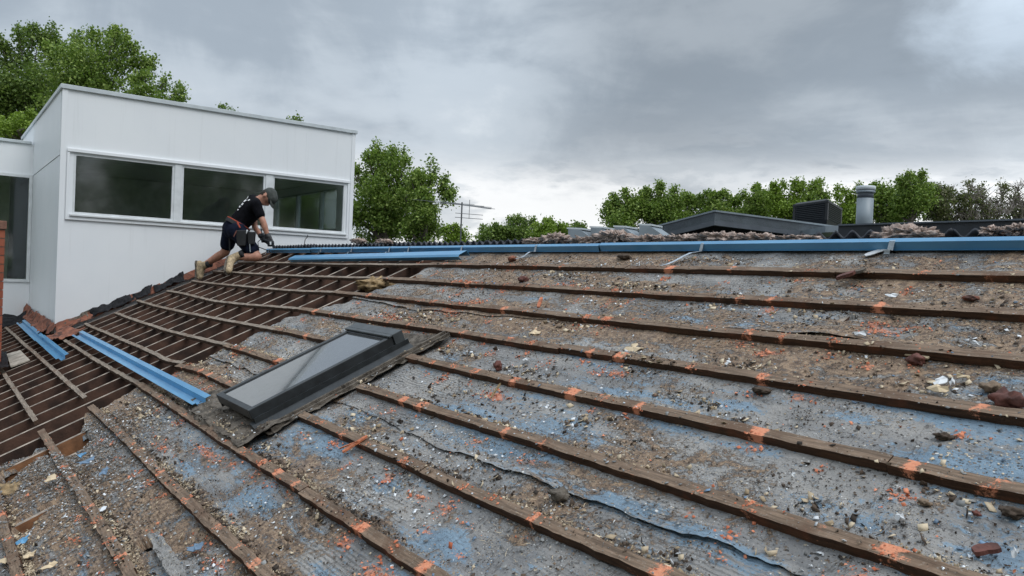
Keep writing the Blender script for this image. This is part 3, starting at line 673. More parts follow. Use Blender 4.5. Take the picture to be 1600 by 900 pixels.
# ------------------------------------------------------------ blue steel battens
def blue_profile(w=.040, top=.030, lip=.014, h=.038, t=.0012):
    # top-hat: lip, web, crown, web, lip  (v across slope, n off the roof)
    o = [(-w/2-lip, 0), (-w/2, 0), (-top/2, h), (top/2, h), (w/2, 0), (w/2+lip, 0)]
    i = [(w/2+lip, -t), (w/2-t, -t), (top/2-t, h-t), (-top/2+t, h-t), (-w/2+t, -t), (-w/2-lip, -t)]
    return o+i
def hat(prof, A, B, vdir, ndir):
    mb = MB(); A = np.asarray(A); P = [A+vdir*v+ndir*n for v, n in prof]; mb.prism(P, np.zeros(3), np.asarray(B)-A); return mb
YR = 3.655; ZTOP = .262
def ridge_beam(xa_, xb_, label, dz=0.):
    g_ = 'blue steel lengths laid end to end along the ridge'
    c = np.array([(xa_+xb_)/2, YR, ZTOP-.05+dz]); t = thing('steel_batten', label, 'steel batten', c, g_)
    mb = MB()
    fz = .055   # channel: sloping crown and upright front face with a small foot lip
    prof = [(.022, 0), (.0, .040), (.018, .058), (.080, .060), (.10, .004), (.098, .004), (.078, .058), (.019, .0565), (.002, .0400), (.0235, .0015), (.014, .0015), (.014, 0)]
    P = [np.array([xa_, YR+v, ZTOP-.060+n+dz]) for v, n in prof]; mb.prism(P, np.zeros(3), np.array([xb_-xa_, 0, 0]))
    part('channel', mb, [M['blue']], t); return t
xa0 = on_x(0, 0, -1)[0]
def X_at(px, py=388): return float(on_y(px, py, YR)[0])
beams = [(-10.62, X_at(484)-.004, 'far blue steel length of the ridge line, beside the kneeling man'), (X_at(484)+.004, X_at(935)-.004, 'middle blue steel length of the ridge line, above the loose blue length'),
         (X_at(935)+.004, 1.6, 'near blue steel length of the ridge line, running out of view at the right')]
bo = []
for i, (a_, b_, l_) in enumerate(beams): bo.append((a_, b_, ridge_beam(a_, b_, l_, (-.004, .0, .0035)[i])))
STR = [(421, .10, 0), (502, .03, 0), (550, .10, 0), (609, .08, 0), (639, .10, 0), (722, .16, 0), (838, .22, 0), (1098, .46, 0), (1395, .03, 1)]
for px, tail, wide in STR:
    x = X_at(px, 380); w = .011 if not wide else .014
    b_ = min(bo, key=lambda q: max(q[0]-x, x-q[1], 0))[2]
    mb = MB(); y0_, z0_ = YR-.004, ZTOP-.060
    path = [np.array([x+.004, YR+.075, ZTOP+.0035]), np.array([x, YR+.034, ZTOP+.0015]), np.array([x-.004, YR+.001, ZTOP-.012]), np.array([x-.010, YR-.005, ZTOP-.058])]
    s0_ = (YR-.02-Y0)/CA/U; n_t = 6
    for q in range(1, n_t+1):
        path.append(rp(x-.010-tail*.35*q/n_t, s0_-.15*0-tail/U*q/n_t*.55, .004+.006*math.sin(q*1.3)-.02*(q/n_t)))
    V = []
    for p in path: V += [p+np.array([-w, 0, 0]), p+np.array([w, 0, 0]), p+np.array([w, .001, -.0015]), p+np.array([-w, .001, -.0015])]
    F = []
    for i in range(len(path)-1):
        for k_ in range(4): F.append((4*i+k_, 4*i+(k_+1) % 4, 4*i+4+(k_+1) % 4, 4*i+4+k_))
    F += [(3, 2, 1, 0), tuple(4*(len(path)-1)+k_ for k_ in range(4))]
    mb.add(V, F); part('strap', mb, [M['galv']], b_)
# loose lengths
def loose(x0, s0, x1, s1, label, rot, prof, h=.002):
    A = rp(x0, s0, h); B = rp(x1, s1, h); d = (B-A)/np.linalg.norm(B-A); n = NR.copy(); v = np.cross(n, d); v /= np.linalg.norm(v)
    if v@TR < 0: v = -v
    v2 = v*math.cos(rot)+n*math.sin(rot); n2 = -v*math.sin(rot)+n*math.cos(rot)
    mb = hat(prof, A, B, v2, n2)
    t = thing('steel_batten', label, 'steel batten', A, 'loose blue steel lengths lying on the battens'); part('channel', mb, [M['blue']], t); return t, A, B, v2, n2
# lying open side up: a valley between two flanges
vprof = [(-.052, .034), (-.030, .034), (-.018, .002), (.018, .002), (.030, .036), (.066, .036), (.066, .0347), (.0312, .0347), (.0192, .0005), (-.0192, .0005), (-.0308, .0327), (-.052, .0327)]
def lp(px, py): return xs(px, py, .02)
a1, a2 = lp(121, 524), lp(316, 632)
loose(a1[0], a1[1], a2[0], a2[1], 'long loose blue steel length slanting from the white wall down to the skylight', 0.0, vprof, .012)
b1, b2_ = lp(32, 504), lp(63, 532); c1, c2 = lp(62, 530), lp(98, 561)
loose(b1[0], b1[1], b2_[0], b2_[1], 'short loose blue steel length against the crumpled flashing near the chimney, farther of two overlapping', 0.0, vprof, .004)
loose(c1[0], c1[1], c2[0], c2[1], 'short loose blue steel length nearer the camera, its open end over the bare rafters', 0.0, vprof, .010)
d1, d2 = xs(455, 408, .01), xs(722, 404, .01)
hp = [(-.010, 0), (-.030, .036), (-.012, .050), (.07, .052), (.085, 0), (.083, 0), (.068, .0505), (-.011, .0485), (-.028, .036), (-.0085, 0)]
loose(d1[0], d1[1], d2[0], d2[1], 'loose blue steel length lying just below the ridge line beside the first batten', 0.0, hp)

# ------------------------------------------------------------ ridge tiles of the far slope
YT, ZT = 3.93, .318
tile_g = 'dark roof tiles still in place along the ridge'
tp = MB(); nw = 25; per = .10; W_ = .3
rows = []
for (dy, dz) in ((0, 0), (.42, -.19)):
    for i in range(nw):
        x = W_*i/(nw-1); z = .020*math.cos(2*PI*x/per); rows.append((x, dy, dz+z))
V = rows+[(x, y, z-.014) for x, y, z in rows]; F = []
for i in range(nw-1):
    F += [(i, i+1, nw+i+1, nw+i), (2*nw+i+1, 2*nw+i, 3*nw+i, 3*nw+i+1), (i+1, i, 2*nw+i, 2*nw+i+1), (nw+i, nw+i+1, 3*nw+i+1, 3*nw+i)]
F += [(0, nw, 3*nw, 2*nw), (nw-1, 3*nw-1, 4*nw-1, 2*nw-1)]
tile_me = mesh_np('roof_tile', V, F, [M['tile']], None, True)
x = XW+.05; i = 0
while x < 2.6:
    o = link('roof_tile', tile_me, house, (x-HL[0], YT-HL[1]+random.uniform(-.01, .01), ZT-HL[2]+random.uniform(-.004, .006)-.012)); o.rotation_euler = (0, random.uniform(-.008, .008), 0)
    o = link('roof_tile', tile_me, house, (x-HL[0]+.02, YT+.40-HL[1], ZT-HL[2]-.20)); x += W_+.003
mb = MB(); mb.add([(XW+.05, YT+.2, ZT-.14), (XE, YT+.2, ZT-.14), (XE, 8.6, -1.75), (XW+.05, 8.6, -1.75), (XW+.05, YT+.2, ZT-.20), (XE, YT+.2, ZT-.20), (XE, 8.6, -1.81), (XW+.05, 8.6, -1.81)],
    [(0,1,2,3),(7,6,5,4),(0,4,5,1),(1,5,6,2),(2,6,7,3),(3,7,4,0)]); part('far_slope', mb, [M['tile']], house)
mb = MB(); mb.box((-14.5, 8.3, -4.3), (XE-.1, 8.4, -1.9)); part('outer_wall', mb, [M['mortar']], house)

# ------------------------------------------------------------ lumps of insulation pushed over the ridge
def lump(name, c, r, mat, label, cat, seed, group=None, parent=None, amp=.35, sub=4):
    import bmesh
    bm = bmesh.new(); bmesh.ops.create_icosphere(bm, subdivisions=sub, radius=1)
    V = np.array([v.co[:] for v in bm.verts]); 
    for v, q in zip(bm.verts, V):
        rr_ = np.array(r)/min(r); p = Vector(q*np.minimum(rr_, 4))*1.25+Vector((seed*3.1, seed, 0)); d = 1+amp*1.15*mnoise.fractal(p, .7, 2.1, 6)*1.2+.14*mnoise.noise(Vector(q*np.minimum(rr_, 4))*6+Vector((seed, 0, 0)))
        dx_ = 1+(d-1)*min(1., 1.5*r[2]/r[0]); v.co = Vector((q[0]*r[0]*dx_, q[1]*r[1]*d, q[2]*r[2]*d))
    me = bpy.data.meshes.new(name); bm.to_mesh(me); bm.free(); me.materials.append(mat)
    for p in me.polygons: p.use_smooth = True
    if parent is not None:
        o = link(name, me, parent, [float(a-b) for a, b in zip(c, root_loc(parent))]); return o
    o = link(name, me, None, [float(t) for t in c]); return tag(o, label, cat, group)
INS = [(560, 376, .08, .022, 'small pale insulation tuft above the left end of the loose blue length', .0), (600, 377, .10, .02, 'low insulation scraps along the ridge behind the first strap past the wall', 0),
 (835, 377, .10, .022, 'grey brown insulation scrap beside the strap above the sarking, leftmost on the long run', 0), (868, 372, .12, .032, 'rounded insulation lump below the grey roof vents', 0), (915, 376, .15, .024, 'low insulation roll left of the tall lump', 0),
 (958, 369, .12, .036, 'tallest insulation lump below the left end of the grey gable', 0), (1010, 374, .15, .028, 'insulation lump in front of the gable left slope', 0), (1065, 374, .12, .026, 'insulation lump left of the dark gap under the gable peak', 0),
 (1120, 371, .16, .026, 'long insulation lump straight below the gable peak', 0), (1180, 372, .13, .022, 'flat insulation piece right of the gable peak', 0), (1240, 373, .14, .016, 'flat insulation piece below the black cooler', 0),
 (1415, 365, .13, .034, 'big shaggy insulation lump right of the flue above the wide strap', 0), (1552, 361, .03, .018, 'small insulation tuft between the tile crests near the right edge', 0), (1596, 359, .04, .022, 'insulation tuft at the right edge of the ridge', 0)]
for i, (px, py, rx, rz, l_, _) in enumerate(INS):
    P = on_y(px, py, 3.86)+np.array([0, 0, -rz*.15]); o = lump('insulation_lump', P, (rx*1.2, .06, rz*1.0), M['wool'], l_, 'insulation', i*1.7, 'insulation lumps along the ridge', amp=.75, sub=5)
    nf = int(700*rx/.12); Vs = np.array([v.co[:] for v in o.data.vertices]); b_ = Vs[rng.integers(0, len(Vs), nf)]; dr = b_/np.array([rx, .06, rz])**1.0; dr /= np.linalg.norm(dr, axis=1)[:, None]+1e-9
    dr = dr+rng.normal(size=(nf, 3))*.8; dr /= np.linalg.norm(dr, axis=1)[:, None]; w_ = np.cross(dr, rng.normal(size=(nf, 3))); w_ /= np.linalg.norm(w_, axis=1)[:, None]; L_ = rng.uniform(.003, .011, nf)[:, None]
    V = np.stack([b_-w_*.0016, b_+w_*.0016, b_+dr*L_+w_*.0006, b_+dr*L_-w_*.0006], 1).reshape(-1, 3); f_ = link('fibres', mesh_np('fibres', V, np.arange(4*nf).reshape(nf, 4), [M['wool']]), o); f_['kind'] = 'stuff'
P = on_roof(590, 446, -.05); lump('insulation_lump', P, (.13, .16, .06), M['ywool'], 'straw coloured insulation bulging out under the torn edge of the sarking', 'insulation', 44, None)
P = on_roof(16, 770, -.06); lump('insulation_lump', P, (.14, .15, .05), M['ywool'], 'pale insulation lump in the torn hole by the lower left rafters', 'insulation', 51, None)

# ------------------------------------------------------------ white upper storey
bld = thing('upper_storey', 'white clad flat roofed upper storey with a band of three dark windows', 'building', (-13, 3.2, -4.3))
YA, YB, ZB, ZTOPW = 1.235, 5.18, -2.2, 2.12
WY0, WY1, WZ0, WZ1 = 1.375, 5.055, .57, 1.335
XB = -16.6; TH = .12
def wall(nm, lo, hi, mat='white', **k):
    mb = MB(); mb.box(lo, hi); return part(nm, mb, [M[mat]], bld, **k)
wall('wall_panel', (XW-TH, YA, ZB), (XW, YB, WZ0)); wall('wall_panel', (XW-TH, YA, WZ1), (XW, YB, ZTOPW))
wall('wall_panel', (XW-TH, YA, WZ0), (XW, WY0, WZ1)); wall('wall_panel', (XW-TH, WY1, WZ0), (XW, YB, WZ1))
wall('side_wall', (XB, YA, ZB), (XW-TH, YA+TH, 1.30)); wall('side_wall', (XB, YA-.006, 1.306), (XW-TH, YA+TH, ZTOPW))
EX0, EX1, EZ0, EZ1 = -14.4, -11.52, .63, 1.30
wall('end_wall', (XB, YB-TH, ZB), (XW-TH, YB, EZ0)); wall('end_wall', (XB, YB-TH, EZ1), (XW-TH, YB, ZTOPW))
wall('end_wall', (XB, YB-TH, EZ0), (EX0, YB, EZ1)); wall('end_wall', (EX1, YB-TH, EZ0), (XW-TH, YB, EZ1))
wall('back_wall', (XB-TH, YA, ZB), (XB, YB, ZTOPW))
wall('roof_slab', (XB, YA+TH, ZTOPW-.2), (XW-TH, YB-TH, ZTOPW-.05), 'cap')
wall('floor', (XB, YA+TH, -.35), (XW-TH-.001, YB-TH, -.25), 'interior')
wall('room_ceiling', (XB+.01, YA+TH+.01, 1.42), (XW-TH-.01, YB-TH-.01, 1.46), 'interior')
wall('room_back_wall', (-14.75, YA+TH+.01, -.24), (-14.65, YB-TH-.01, 1.41), 'interior')
wall('corner_strip', (XW+.001, YA-.008, ZB), (XW+.012, YA+.055, ZTOPW-.003)); wall('corner_strip', (XW+.001, YB-.05, ZB), (XW+.010, YB+.006, ZTOPW-.003))
mb = MB(); mb.box((XW-TH-.02, YA-.03, ZTOPW), (XW+.03, YB+.03, ZTOPW+.055)); part('parapet_cap', mb, [M['cap']], bld, bevel=.004)
mb = MB(); mb.box((XB-TH, YA-.03, ZTOPW+.001), (XW-TH-.021, YA+TH, ZTOPW+.054)); part('parapet_cap', mb, [M['cap']], bld, bevel=.004)
mb = MB(); mb.box((XB-TH, YB-TH, ZTOPW+.001), (XW-TH-.021, YB+.03, ZTOPW+.054)); part('parapet_cap', mb, [M['cap']], bld, bevel=.004)
# panel joints as proud thin battens over the sheet seams
for y in (3.35, 3.88, 4.40):
    mb = MB(); mb.box((XW, y, WZ1+.10), (XW+.0022, y+.006, ZTOPW-.06)); part('seam_strip', mb, [M['white']], bld)
for y in (3.88, 4.40):
    mb = MB(); mb.box((XW, y, ZB), (XW+.0022, y+.006, WZ0-.08)); part('seam_strip', mb, [M['white']], bld)
# architrave
for lo, hi in (((XW+.001, WY0-.075, WZ1+.012), (XW+.028, WY1+.06, WZ1+.052)), ((XW+.001, WY0-.075, WZ0-.075), (XW+.024, WY1+.06, WZ0-.03)), ((XW+.001, WY0-.075, WZ0-.029), (XW+.022, WY0-.045, WZ1+.011)), ((XW+.001, WY1+.03, WZ0-.029), (XW+.022, WY1+.06, WZ1+.011))):
    wall('architrave', lo, hi, 'white', bevel=.003)
mb = MB(); mb.box((XW-.02, WY0-.03, WZ0-.028), (XW+.045, WY1+.028, WZ0-.004)); part('window_sill', mb, [M['frame']], bld, bevel=.003)
def ywin(px, py): return float(on_x(px, py, XW)[1])
mull = [(ywin(272, 300), ywin(283, 300)), (ywin(414, 315), ywin(425, 315))]
spans = [(WY0, mull[0][0]), (mull[0][1], mull[1][0]), (mull[1][1], WY1)]
for a_, b_ in mull: wall('mullion', (XW-.06, a_, WZ0), (XW+.012, b_, WZ1), 'frame', bevel=.003)
for a_, b_ in spans:
    mb = MB(); t = .028
    mb.box((XW-.05, a_, WZ0), (XW-.002, a_+t, WZ1)); mb.box((XW-.05, b_-t, WZ0), (XW-.002, b_, WZ1)); mb.box((XW-.05, a_+t, WZ0), (XW-.002, b_-t, WZ0+t)); mb.box((XW-.05, a_+t, WZ1-t), (XW-.002, b_-t, WZ1))
    w = part('window', mb, [M['frame']], bld)
    mb = MB(); mb.box((XW-.032, a_+t, WZ0+t), (XW-.026, b_-t, WZ1-t)); part('pane', mb, [M['glass']], w)
# window in the end wall, seen through the third pane
mb = MB(); t = .04
for x_ in (EX0, -13.3, -12.25, EX1-t): mb.box((x_, YB-.10, EZ0), (x_+t, YB-.03, EZ1))
mb.box((EX0+t, YB-.10, EZ0), (EX1-t, YB-.03, EZ0+t*.6)); mb.box((EX0+t, YB-.10, EZ1-t*.6), (EX1-t, YB-.03, EZ1))
w = part('window', mb, [M['cap']], bld); mb = MB(); mb.box((EX0+t, YB-.066, EZ0+.025), (EX1-t, YB-.060, EZ1-.025)); part('pane', mb, [M['glass']], w)
# lower wing
XL = -14.6; YL = -5.0; LZ = 1.80
lw = [((XL-TH, YL, ZB), (XL, YA-.002, -.40)), ((XL-TH, YL, 1.31), (XL, YA-.002, LZ)), ((XL-TH, YL, -.40), (XL, -1.6, 1.31))]
for lo, hi in lw: wall('wall_panel', lo, hi)
wall('parapet_cap', (XL-.5, YL, LZ+.001), (XL+.03, YA-.034, LZ+.045), 'cap', bevel=.004)
wall('wing_roof', (XB, YL, LZ-.2), (XL-TH-.001, YA-.002, LZ-.1), 'cap'); wall('wing_room', (XB, YL, ZB), (XB+.1, YA-.002, LZ-.21), 'interior')
mb = MB(); t = .045
mb.box((XL-.07, -1.6, -.40), (XL+.02, -1.6+t, 1.31)); mb.box((XL-.07, YA-.002-t*1.1, -.40), (XL+.02, YA-.004, 1.31)); mb.box((XL-.07, -1.6+t, -.40), (XL+.02, YA-.052, -.40+t)); mb.box((XL-.07, -1.6+t, 1.31-t), (XL+.02, YA-.052, 1.31))
w = part('window', mb, [M['frame']], bld); mb = MB(); mb.box((XL-.04, -1.6+t, -.40+t), (XL-.034, YA-.052, 1.31-t)); part('pane', mb, [M['glass']], w)
g = G('room_curtain'); M['curt'] = g.fin((.10, .095, .115), .9)
wall('curtain', (XL-.35, .95, -.35), (XL-.30, 1.20, 1.28), 'curt')
# flashing along the foot of the wall
def base_pt(t, up=0., out=0.):   # t: slope coordinate
    p = rp(XW+out, t, 0); p[2] += up; return p
fl = [(2.0, 3.3, .05, .10, 1), (3.2, 4.6, .045, .09, 2), (4.5, 5.9, .05, .08, 3), (5.8, 6.9, .045, .09, 4), (6.8, 8.2, .05, .07, 5), (8.1, 9.8, .05, .05, 6)]
for a_, b_, up, out, sd_ in fl:
    crumple('wall_flashing', [base_pt(a_, up+.02, .018), base_pt(a_, -.02, out+.02), base_pt(b_, -.02, out+.02), base_pt(b_, up+.02, .018)], 8, 40, .016, [M['terr']], None, None, bld, sd_*3, 7)
for a_, b_, sd_, w_ in ((3.2, 4.7, 1, .16), (4.55, 5.5, 2, .13), (5.6, 6.8, 3, .17), (2.3, 3.3, 5, .10)):
    crumple('bitumen_strip', [base_pt(a_, .075, .03), base_pt(a_, .0, w_*.8), base_pt(b_, .0, w_), base_pt(b_, .095, .03)], 12, 44, .035, [M['bitumen'] if sd_ != 5 else M['lead']], None, None, bld, sd_*7, 9)
sidey = lambda x, up, out: np.array([x, YA-out, rp(0, (YA-out-Y0)/CA/U, 0)[2]+up])
for i in range(5):
    x0_ = XW+.1-i*.72; x1_ = x0_-.76
    crumple('wall_flashing', [sidey(x0_, .09, .015), sidey(x0_, .0, .10), sidey(x1_, .0, .10), sidey(x1_, .12+.06*(i == 4), .015)], 10, 34, .03, [M['terr']], None, None, bld, 20+i*3, 6)
# the big crumpled corner piece
crumple('corner_flashing', rq([(66, 529), (94, 531), (134, 514), (100, 512)], .02), 34, 30, .035, [M['terr']], 'crumpled terracotta coloured corner flashing', None, bld, 77, 6)
crumple('corner_flashing', rq([(36, 496), (60, 524), (78, 512), (46, 490)], .03), 26, 22, .035, [M['terr']], None, None, bld, 91, 6)
crumple('bitumen_strip', [on_x(-10, 498, -14.4), on_x(-10, 512, -14.1), on_x(44, 500, -14.1), on_x(42, 486, -14.4)], 22, 10, .05, [M['bitumen']], None, None, bld, 66, 6)
# loose wire by the wall
A = on_x(474, 388, XW+.3); B = on_x(477, 374, XW+.25); C_ = on_x(481, 367, XW+.22)
mb = MB(); mb.tube([A, B, (B+C_)/2+np.array([0, .01, 0]), C_], .006, 6); single('wire', mb, [M['bitumen']], 'short dark wire sticking up against the white wall under the third window', 'wire')

# ------------------------------------------------------------ chimney
ch = thing('brick_chimney', 'red brick chimney cut by the left edge of the picture', 'chimney', (-10.2, .35, -1.2))
cz0, cz1 = -1.38, .38; cyr = .605; nco = 18; chh = (cz1-cz0-.09)/nco
mb = MB(); mb.box((-10.39, -.14, cz0), (-10.01, cyr-.008, cz1-.09)); part('mortar_core', mb, [M['mortar']], ch)
bl_, bd = .23, .11
for c in range(nco):
    z_ = cz0+c*chh; segs_ = [(-.15, .08), (.09, .32), (.33, .497), (.507, cyr)] if c % 2 else [(-.15, -.04), (-.03, .20), (.21, .44), (.45, cyr)]
    for a_, b_ in segs_:
        mb = MB(); mb.box((-10.10, a_, z_), (-10.0+random.uniform(-.002, .002), b_, z_+chh-.010)); part('brick', mb, [M['brick']], ch)
    for a_, b_ in ([(-10.40, -10.26), (-10.25, -10.11)]):
        mb = MB(); mb.box((a_, cyr-.1, z_), (b_, cyr, z_+chh-.010)); part('brick', mb, [M['brick']], ch)
mb = MB(); mb.box((-10.42, -.17, cz1-.09), (-9.98, cyr+.012, cz1)); part('chimney_cap', mb, [simple('weathered_render', (.20, .10, .07), .9, var=.4, scale=18, bump=.4)], ch, bevel=.006)
crumple('base_flashing', rq([(-8, 548), (10, 548), (13, 574), (-8, 580)], .05), 12, 12, .03, [M['bitumen']], None, None, ch, 5, 8)
mb = MB(); bq = [xs(10, 552, .0), xs(31, 546, .0), xs(46, 561, .0), xs(16, 572, .0)]
V = [rp(a_, b_, h_) for h_ in (-.02, -.008) for a_, b_ in bq]; mb.add(V, [(3,2,1,0),(4,5,6,7),(0,1,5,4),(1,2,6,5),(2,3,7,6),(3,0,4,7)])
single('board', mb, [simple('stained_board', (.34, .30, .25), .85, var=.35, scale=9)], 'pale stained square board lying on rafters beside the chimney foot', 'board')

# ------------------------------------------------------------ things beyond the ridge
# grey roof with two fascias meeting at a high corner
gab = thing('grey_roof_building', 'slate grey building whose two sloping fascias meet at a peak beyond the ridge', 'building', at(1115, 420, 13)*np.array([1, 1, 0])+np.array([0, 0, -4.3]))
P0 = at(1117, 331, 12.5); PL = at(968, 370, 15.0); PRr = at(1318, 357, 13.6); dn = np.array([0, 0, -.215])
def fascia(A, B, mat, nm, th):
    d = (B-A); d /= np.linalg.norm(d); n = np.cross(d, [0, 0, 1]); n /= np.linalg.norm(n); 
    if n@CF < 0: n = -n
    mb = MB(); V = [A, B, B+dn, A+dn, A+n*th, B+n*th, B+dn+n*th, A+dn+n*th]; mb.add(V, [(0,1,2,3),(7,6,5,4),(0,4,5,1),(1,5,6,2),(2,6,7,3),(3,7,4,0)]); part(nm, mb, [M[mat]], gab)
    mb = MB(); e = -n*.02; u_ = np.array([0, 0, .028]); V = [A+e, B+e, B+n*.05, A+n*.05, A+e+u_, B+e+u_, B+n*.05+u_, A+n*.05+u_]; mb.add(V, [(0,1,2,3),(7,6,5,4),(0,4,5,1),(1,5,6,2),(2,6,7,3),(3,7,4,0)]); part('cap_strip', mb, [M['grey2']], gab)
fascia(P0, PL, 'grey', 'fascia', .04); fascia(P0+np.array([.0, 0, 0]), PRr, 'grey', 'fascia', .04)
back = P0+CF*np.array([1, 1, 0])*6+np.array([0, 0, -.05])
dz = np.array([0, 0, -.02])
mb = MB(); q = [P0+dz, PRr+dz, PRr+np.array([-3.0, 4.5, 0])+dz, back, PL+np.array([-3., 3.0, 0])+dz, PL+dz]
mb.add(q+[v+np.array([0, 0, -.12]) for v in q], [(0,1,2,3,4,5), (11,10,9,8,7,6)]+[(i, (i+1) % 6+0, (i+1) % 6+6, i+6) for i in range(6)]); part('roof', mb, [M['grey2']], gab)
inn = CF*np.array([1, 1, 0])*.9
mb = MB(); A, B, C2 = P0+inn+dn*.6, PL+inn*.8+dn*.6, PRr+inn*.8+dn*.6
for a_, b_ in ((A, B), (A, C2)): mb.add([a_, b_, b_*np.array([1, 1, 0])+np.array([0, 0, -4.3]), a_*np.array([1, 1, 0])+np.array([0, 0, -4.3])], [(0, 1, 2, 3)])
part('wall', mb, [M['dkgrey']], gab)
# long dark parapets
def slab(name, A, B, h, depth, mat, label, cat, cap=None):
    A, B = np.asarray(A), np.asarray(B); d = B-A; d /= np.linalg.norm(d); n = np.cross([0, 0, 1], d); n /= np.linalg.norm(n)
    if n@CF < 0: n = -n
    t = thing(name, label, cat, np.array([A[0], A[1], -4.3])); lo = np.array([0, 0, -h])
    mb = MB(); V = [A, B, B+lo, A+lo, A+n*depth, B+n*depth, B+lo+n*depth, A+lo+n*depth]; mb.add(V, [(0,1,2,3),(7,6,5,4),(0,4,5,1),(1,5,6,2),(2,6,7,3),(3,7,4,0)]); part('parapet', mb, [M[mat]], t)
    g0 = [np.array([v[0], v[1], -4.3]) for v in (A+n*.1, B+n*.1, B+n*(depth-.1), A+n*(depth-.1))]; g1 = [np.array([v[0], v[1], v[2]-h]) for v in (A+n*.1, B+n*.1, B+n*(depth-.1), A+n*(depth-.1))]
    mb = MB(); mb.add(g0+g1, [(0,1,5,4),(1,2,6,5),(2,3,7,6),(3,0,4,7)]); part('wall', mb, [M['mortar']], t)
    if cap:
        mb = MB(); u_ = np.array([0, 0, .02]); e = -n*.03; V = [A+e, B+e, B+n*.2, A+n*.2, A+e+u_, B+e+u_, B+n*.2+u_, A+n*.2+u_]; mb.add(V, [(0,1,2,3),(7,6,5,4),(0,4,5,1),(1,5,6,2),(2,6,7,3),(3,7,4,0)]); part('cap_strip', mb, [M[cap]], t)
    return t
slab('flat_roof_building', at(1310, 353, 10.6), at(1680, 342, 8.8), .22, 3.5, 'dkgrey', 'flat roofed building with a near black parapet right of the grey gable', 'building', 'grey')
slab('flat_roof_building', at(730, 378, 13.5), at(990, 368, 11.5), .16, 3.5, 'dkgrey', 'flat roofed building with a thin dark edge carrying the four grey vents', 'building', None)
mb = MB(); A = at(1290, 353, 12.2); B = at(1388, 350, 12.0); mb.add([A, B, B+CF*3, A+CF*3]+[v+np.array([0, 0, -.1]) for v in (A, B, B+CF*3, A+CF*3)], [(0,1,2,3),(7,6,5,4),(0,4,5,1),(1,5,6,2),(2,6,7,3),(3,7,4,0)]); part('flue_deck', mb, [M['grey2']], gab)
# flue
fb = at(1350, 352, 12.15); fl_ = thing('flue_pipe', 'round grey flue pipe with a wide collar right of the black cooler', 'flue', fb)
r_ = .122; H_ = .60
mb = MB(); mb.tube([fb+np.array([0, 0, -.3]), fb+np.array([0, 0, .42])], r_, 24, caps=True); part('pipe', mb, [M['grey2']], fl_, True)
mb = MB(); mb.tube([fb+np.array([0, 0, .42]), fb+np.array([0, 0, .53])], r_*.96, 24); part('neck', mb, [M['grey']], fl_, True)
mb = MB(); mb.tube([fb+np.array([0, 0, z_]) for z_ in (.50, .505, .535, .54)], [r_*1.05, r_*1.14, r_*1.14, r_*1.05], 24); part('collar', mb, [M['grey2']], fl_, True)
mb = MB(); mb.tube([fb+np.array([0, 0, z_]) for z_ in (.545, .55, .605, .61)], [r_*1.1, r_*1.18, r_*1.18, r_*1.1], 24); part('collar', mb, [M['cap']], fl_, True)
# evaporative cooler: corner towards camera
cl_ = thing('roof_cooler', 'boxy black louvred evaporative cooler standing behind the grey gable', 'cooler', at(1285, 352, 14.2))
cc = at(1292, 352, 13.6); ex_ = at(1238, 350, 14.6)-cc; ey_ = at(1315, 350, 14.9)-cc; ex_[2] = 0; ey_[2] = 0
upv = np.array([0, 0, 1.]); Hc = .46
mb = MB(); lo = cc+np.array([0, 0, -.02]); 
V = [lo+ex_*.06+ey_*.08, lo+ex_*.94+ey_*.08, lo+ex_*.94+ey_*.92, lo+ex_*.06+ey_*.92]; Vt = [v+upv*.10 for v in (cc, cc+ex_, cc+ex_+ey_, cc+ey_)]
mb.add(V+Vt, [(3,2,1,0),(0,1,5,4),(1,2,6,5),(2,3,7,6),(3,0,4,7)]); part('base_tray', mb, [M['plastic']], cl_)
mb = MB(); i_ = .05; q = [cc+ex_*i_+ey_*i_, cc+ex_*(1-i_)+ey_*i_, cc+ex_*(1-i_)+ey_*(1-i_), cc+ex_*i_+ey_*(1-i_)]
mb.add([v+upv*.10 for v in q]+[v+upv*Hc*.86 for v in q], [(3,2,1,0),(4,5,6,7),(0,1,5,4),(1,2,6,5),(2,3,7,6),(3,0,4,7)]); part('core', mb, [M['dkgrey']], cl_)
for a_, b_ in ((0, 0), (.93, 0), (0, .93), (.93, .93)):
    mb = MB(); c_ = cc+ex_*(a_+.035)+ey_*(b_+.035)+upv*(.10+Hc*.38); mb.obox(c_, ex_*.037, ey_*.037, upv*Hc*.38); part('corner_post', mb, [M['plastic']], cl_)
for k_ in range(9):
    z_ = .125+k_*.034
    for e_, o_ in ((ex_, ey_), (ey_, ex_)):
        mb = MB(); c_ = cc+e_*.5+upv*z_; mb.obox(c_, e_*.42, o_/np.linalg.norm(o_)*.012+upv*-.010, upv*.004+o_/np.linalg.norm(o_)*.002); part('louvre', mb, [M['plastic']], cl_)
mb = MB(); q = [cc-ex_*.01-ey_*.01, cc+ex_*1.01-ey_*.01, cc+ex_*1.01+ey_*1.01, cc-ex_*.01+ey_*1.01]; q2 = [cc+ex_*.1+ey_*.1, cc+ex_*.9+ey_*.1, cc+ex_*.9+ey_*.9, cc+ex_*.1+ey_*.9]
mb.add([v+upv*Hc*.86 for v in q]+[v+upv*Hc*.96 for v in q]+[v+upv*Hc*1.06 for v in q2], [(3,2,1,0),(0,1,5,4),(1,2,6,5),(2,3,7,6),(3,0,4,7),(4,5,9,8),(5,6,10,9),(6,7,11,10),(7,4,8,11),(8,9,10,11)]); part('lid', mb, [M['plastic']], cl_, bevel=.01)
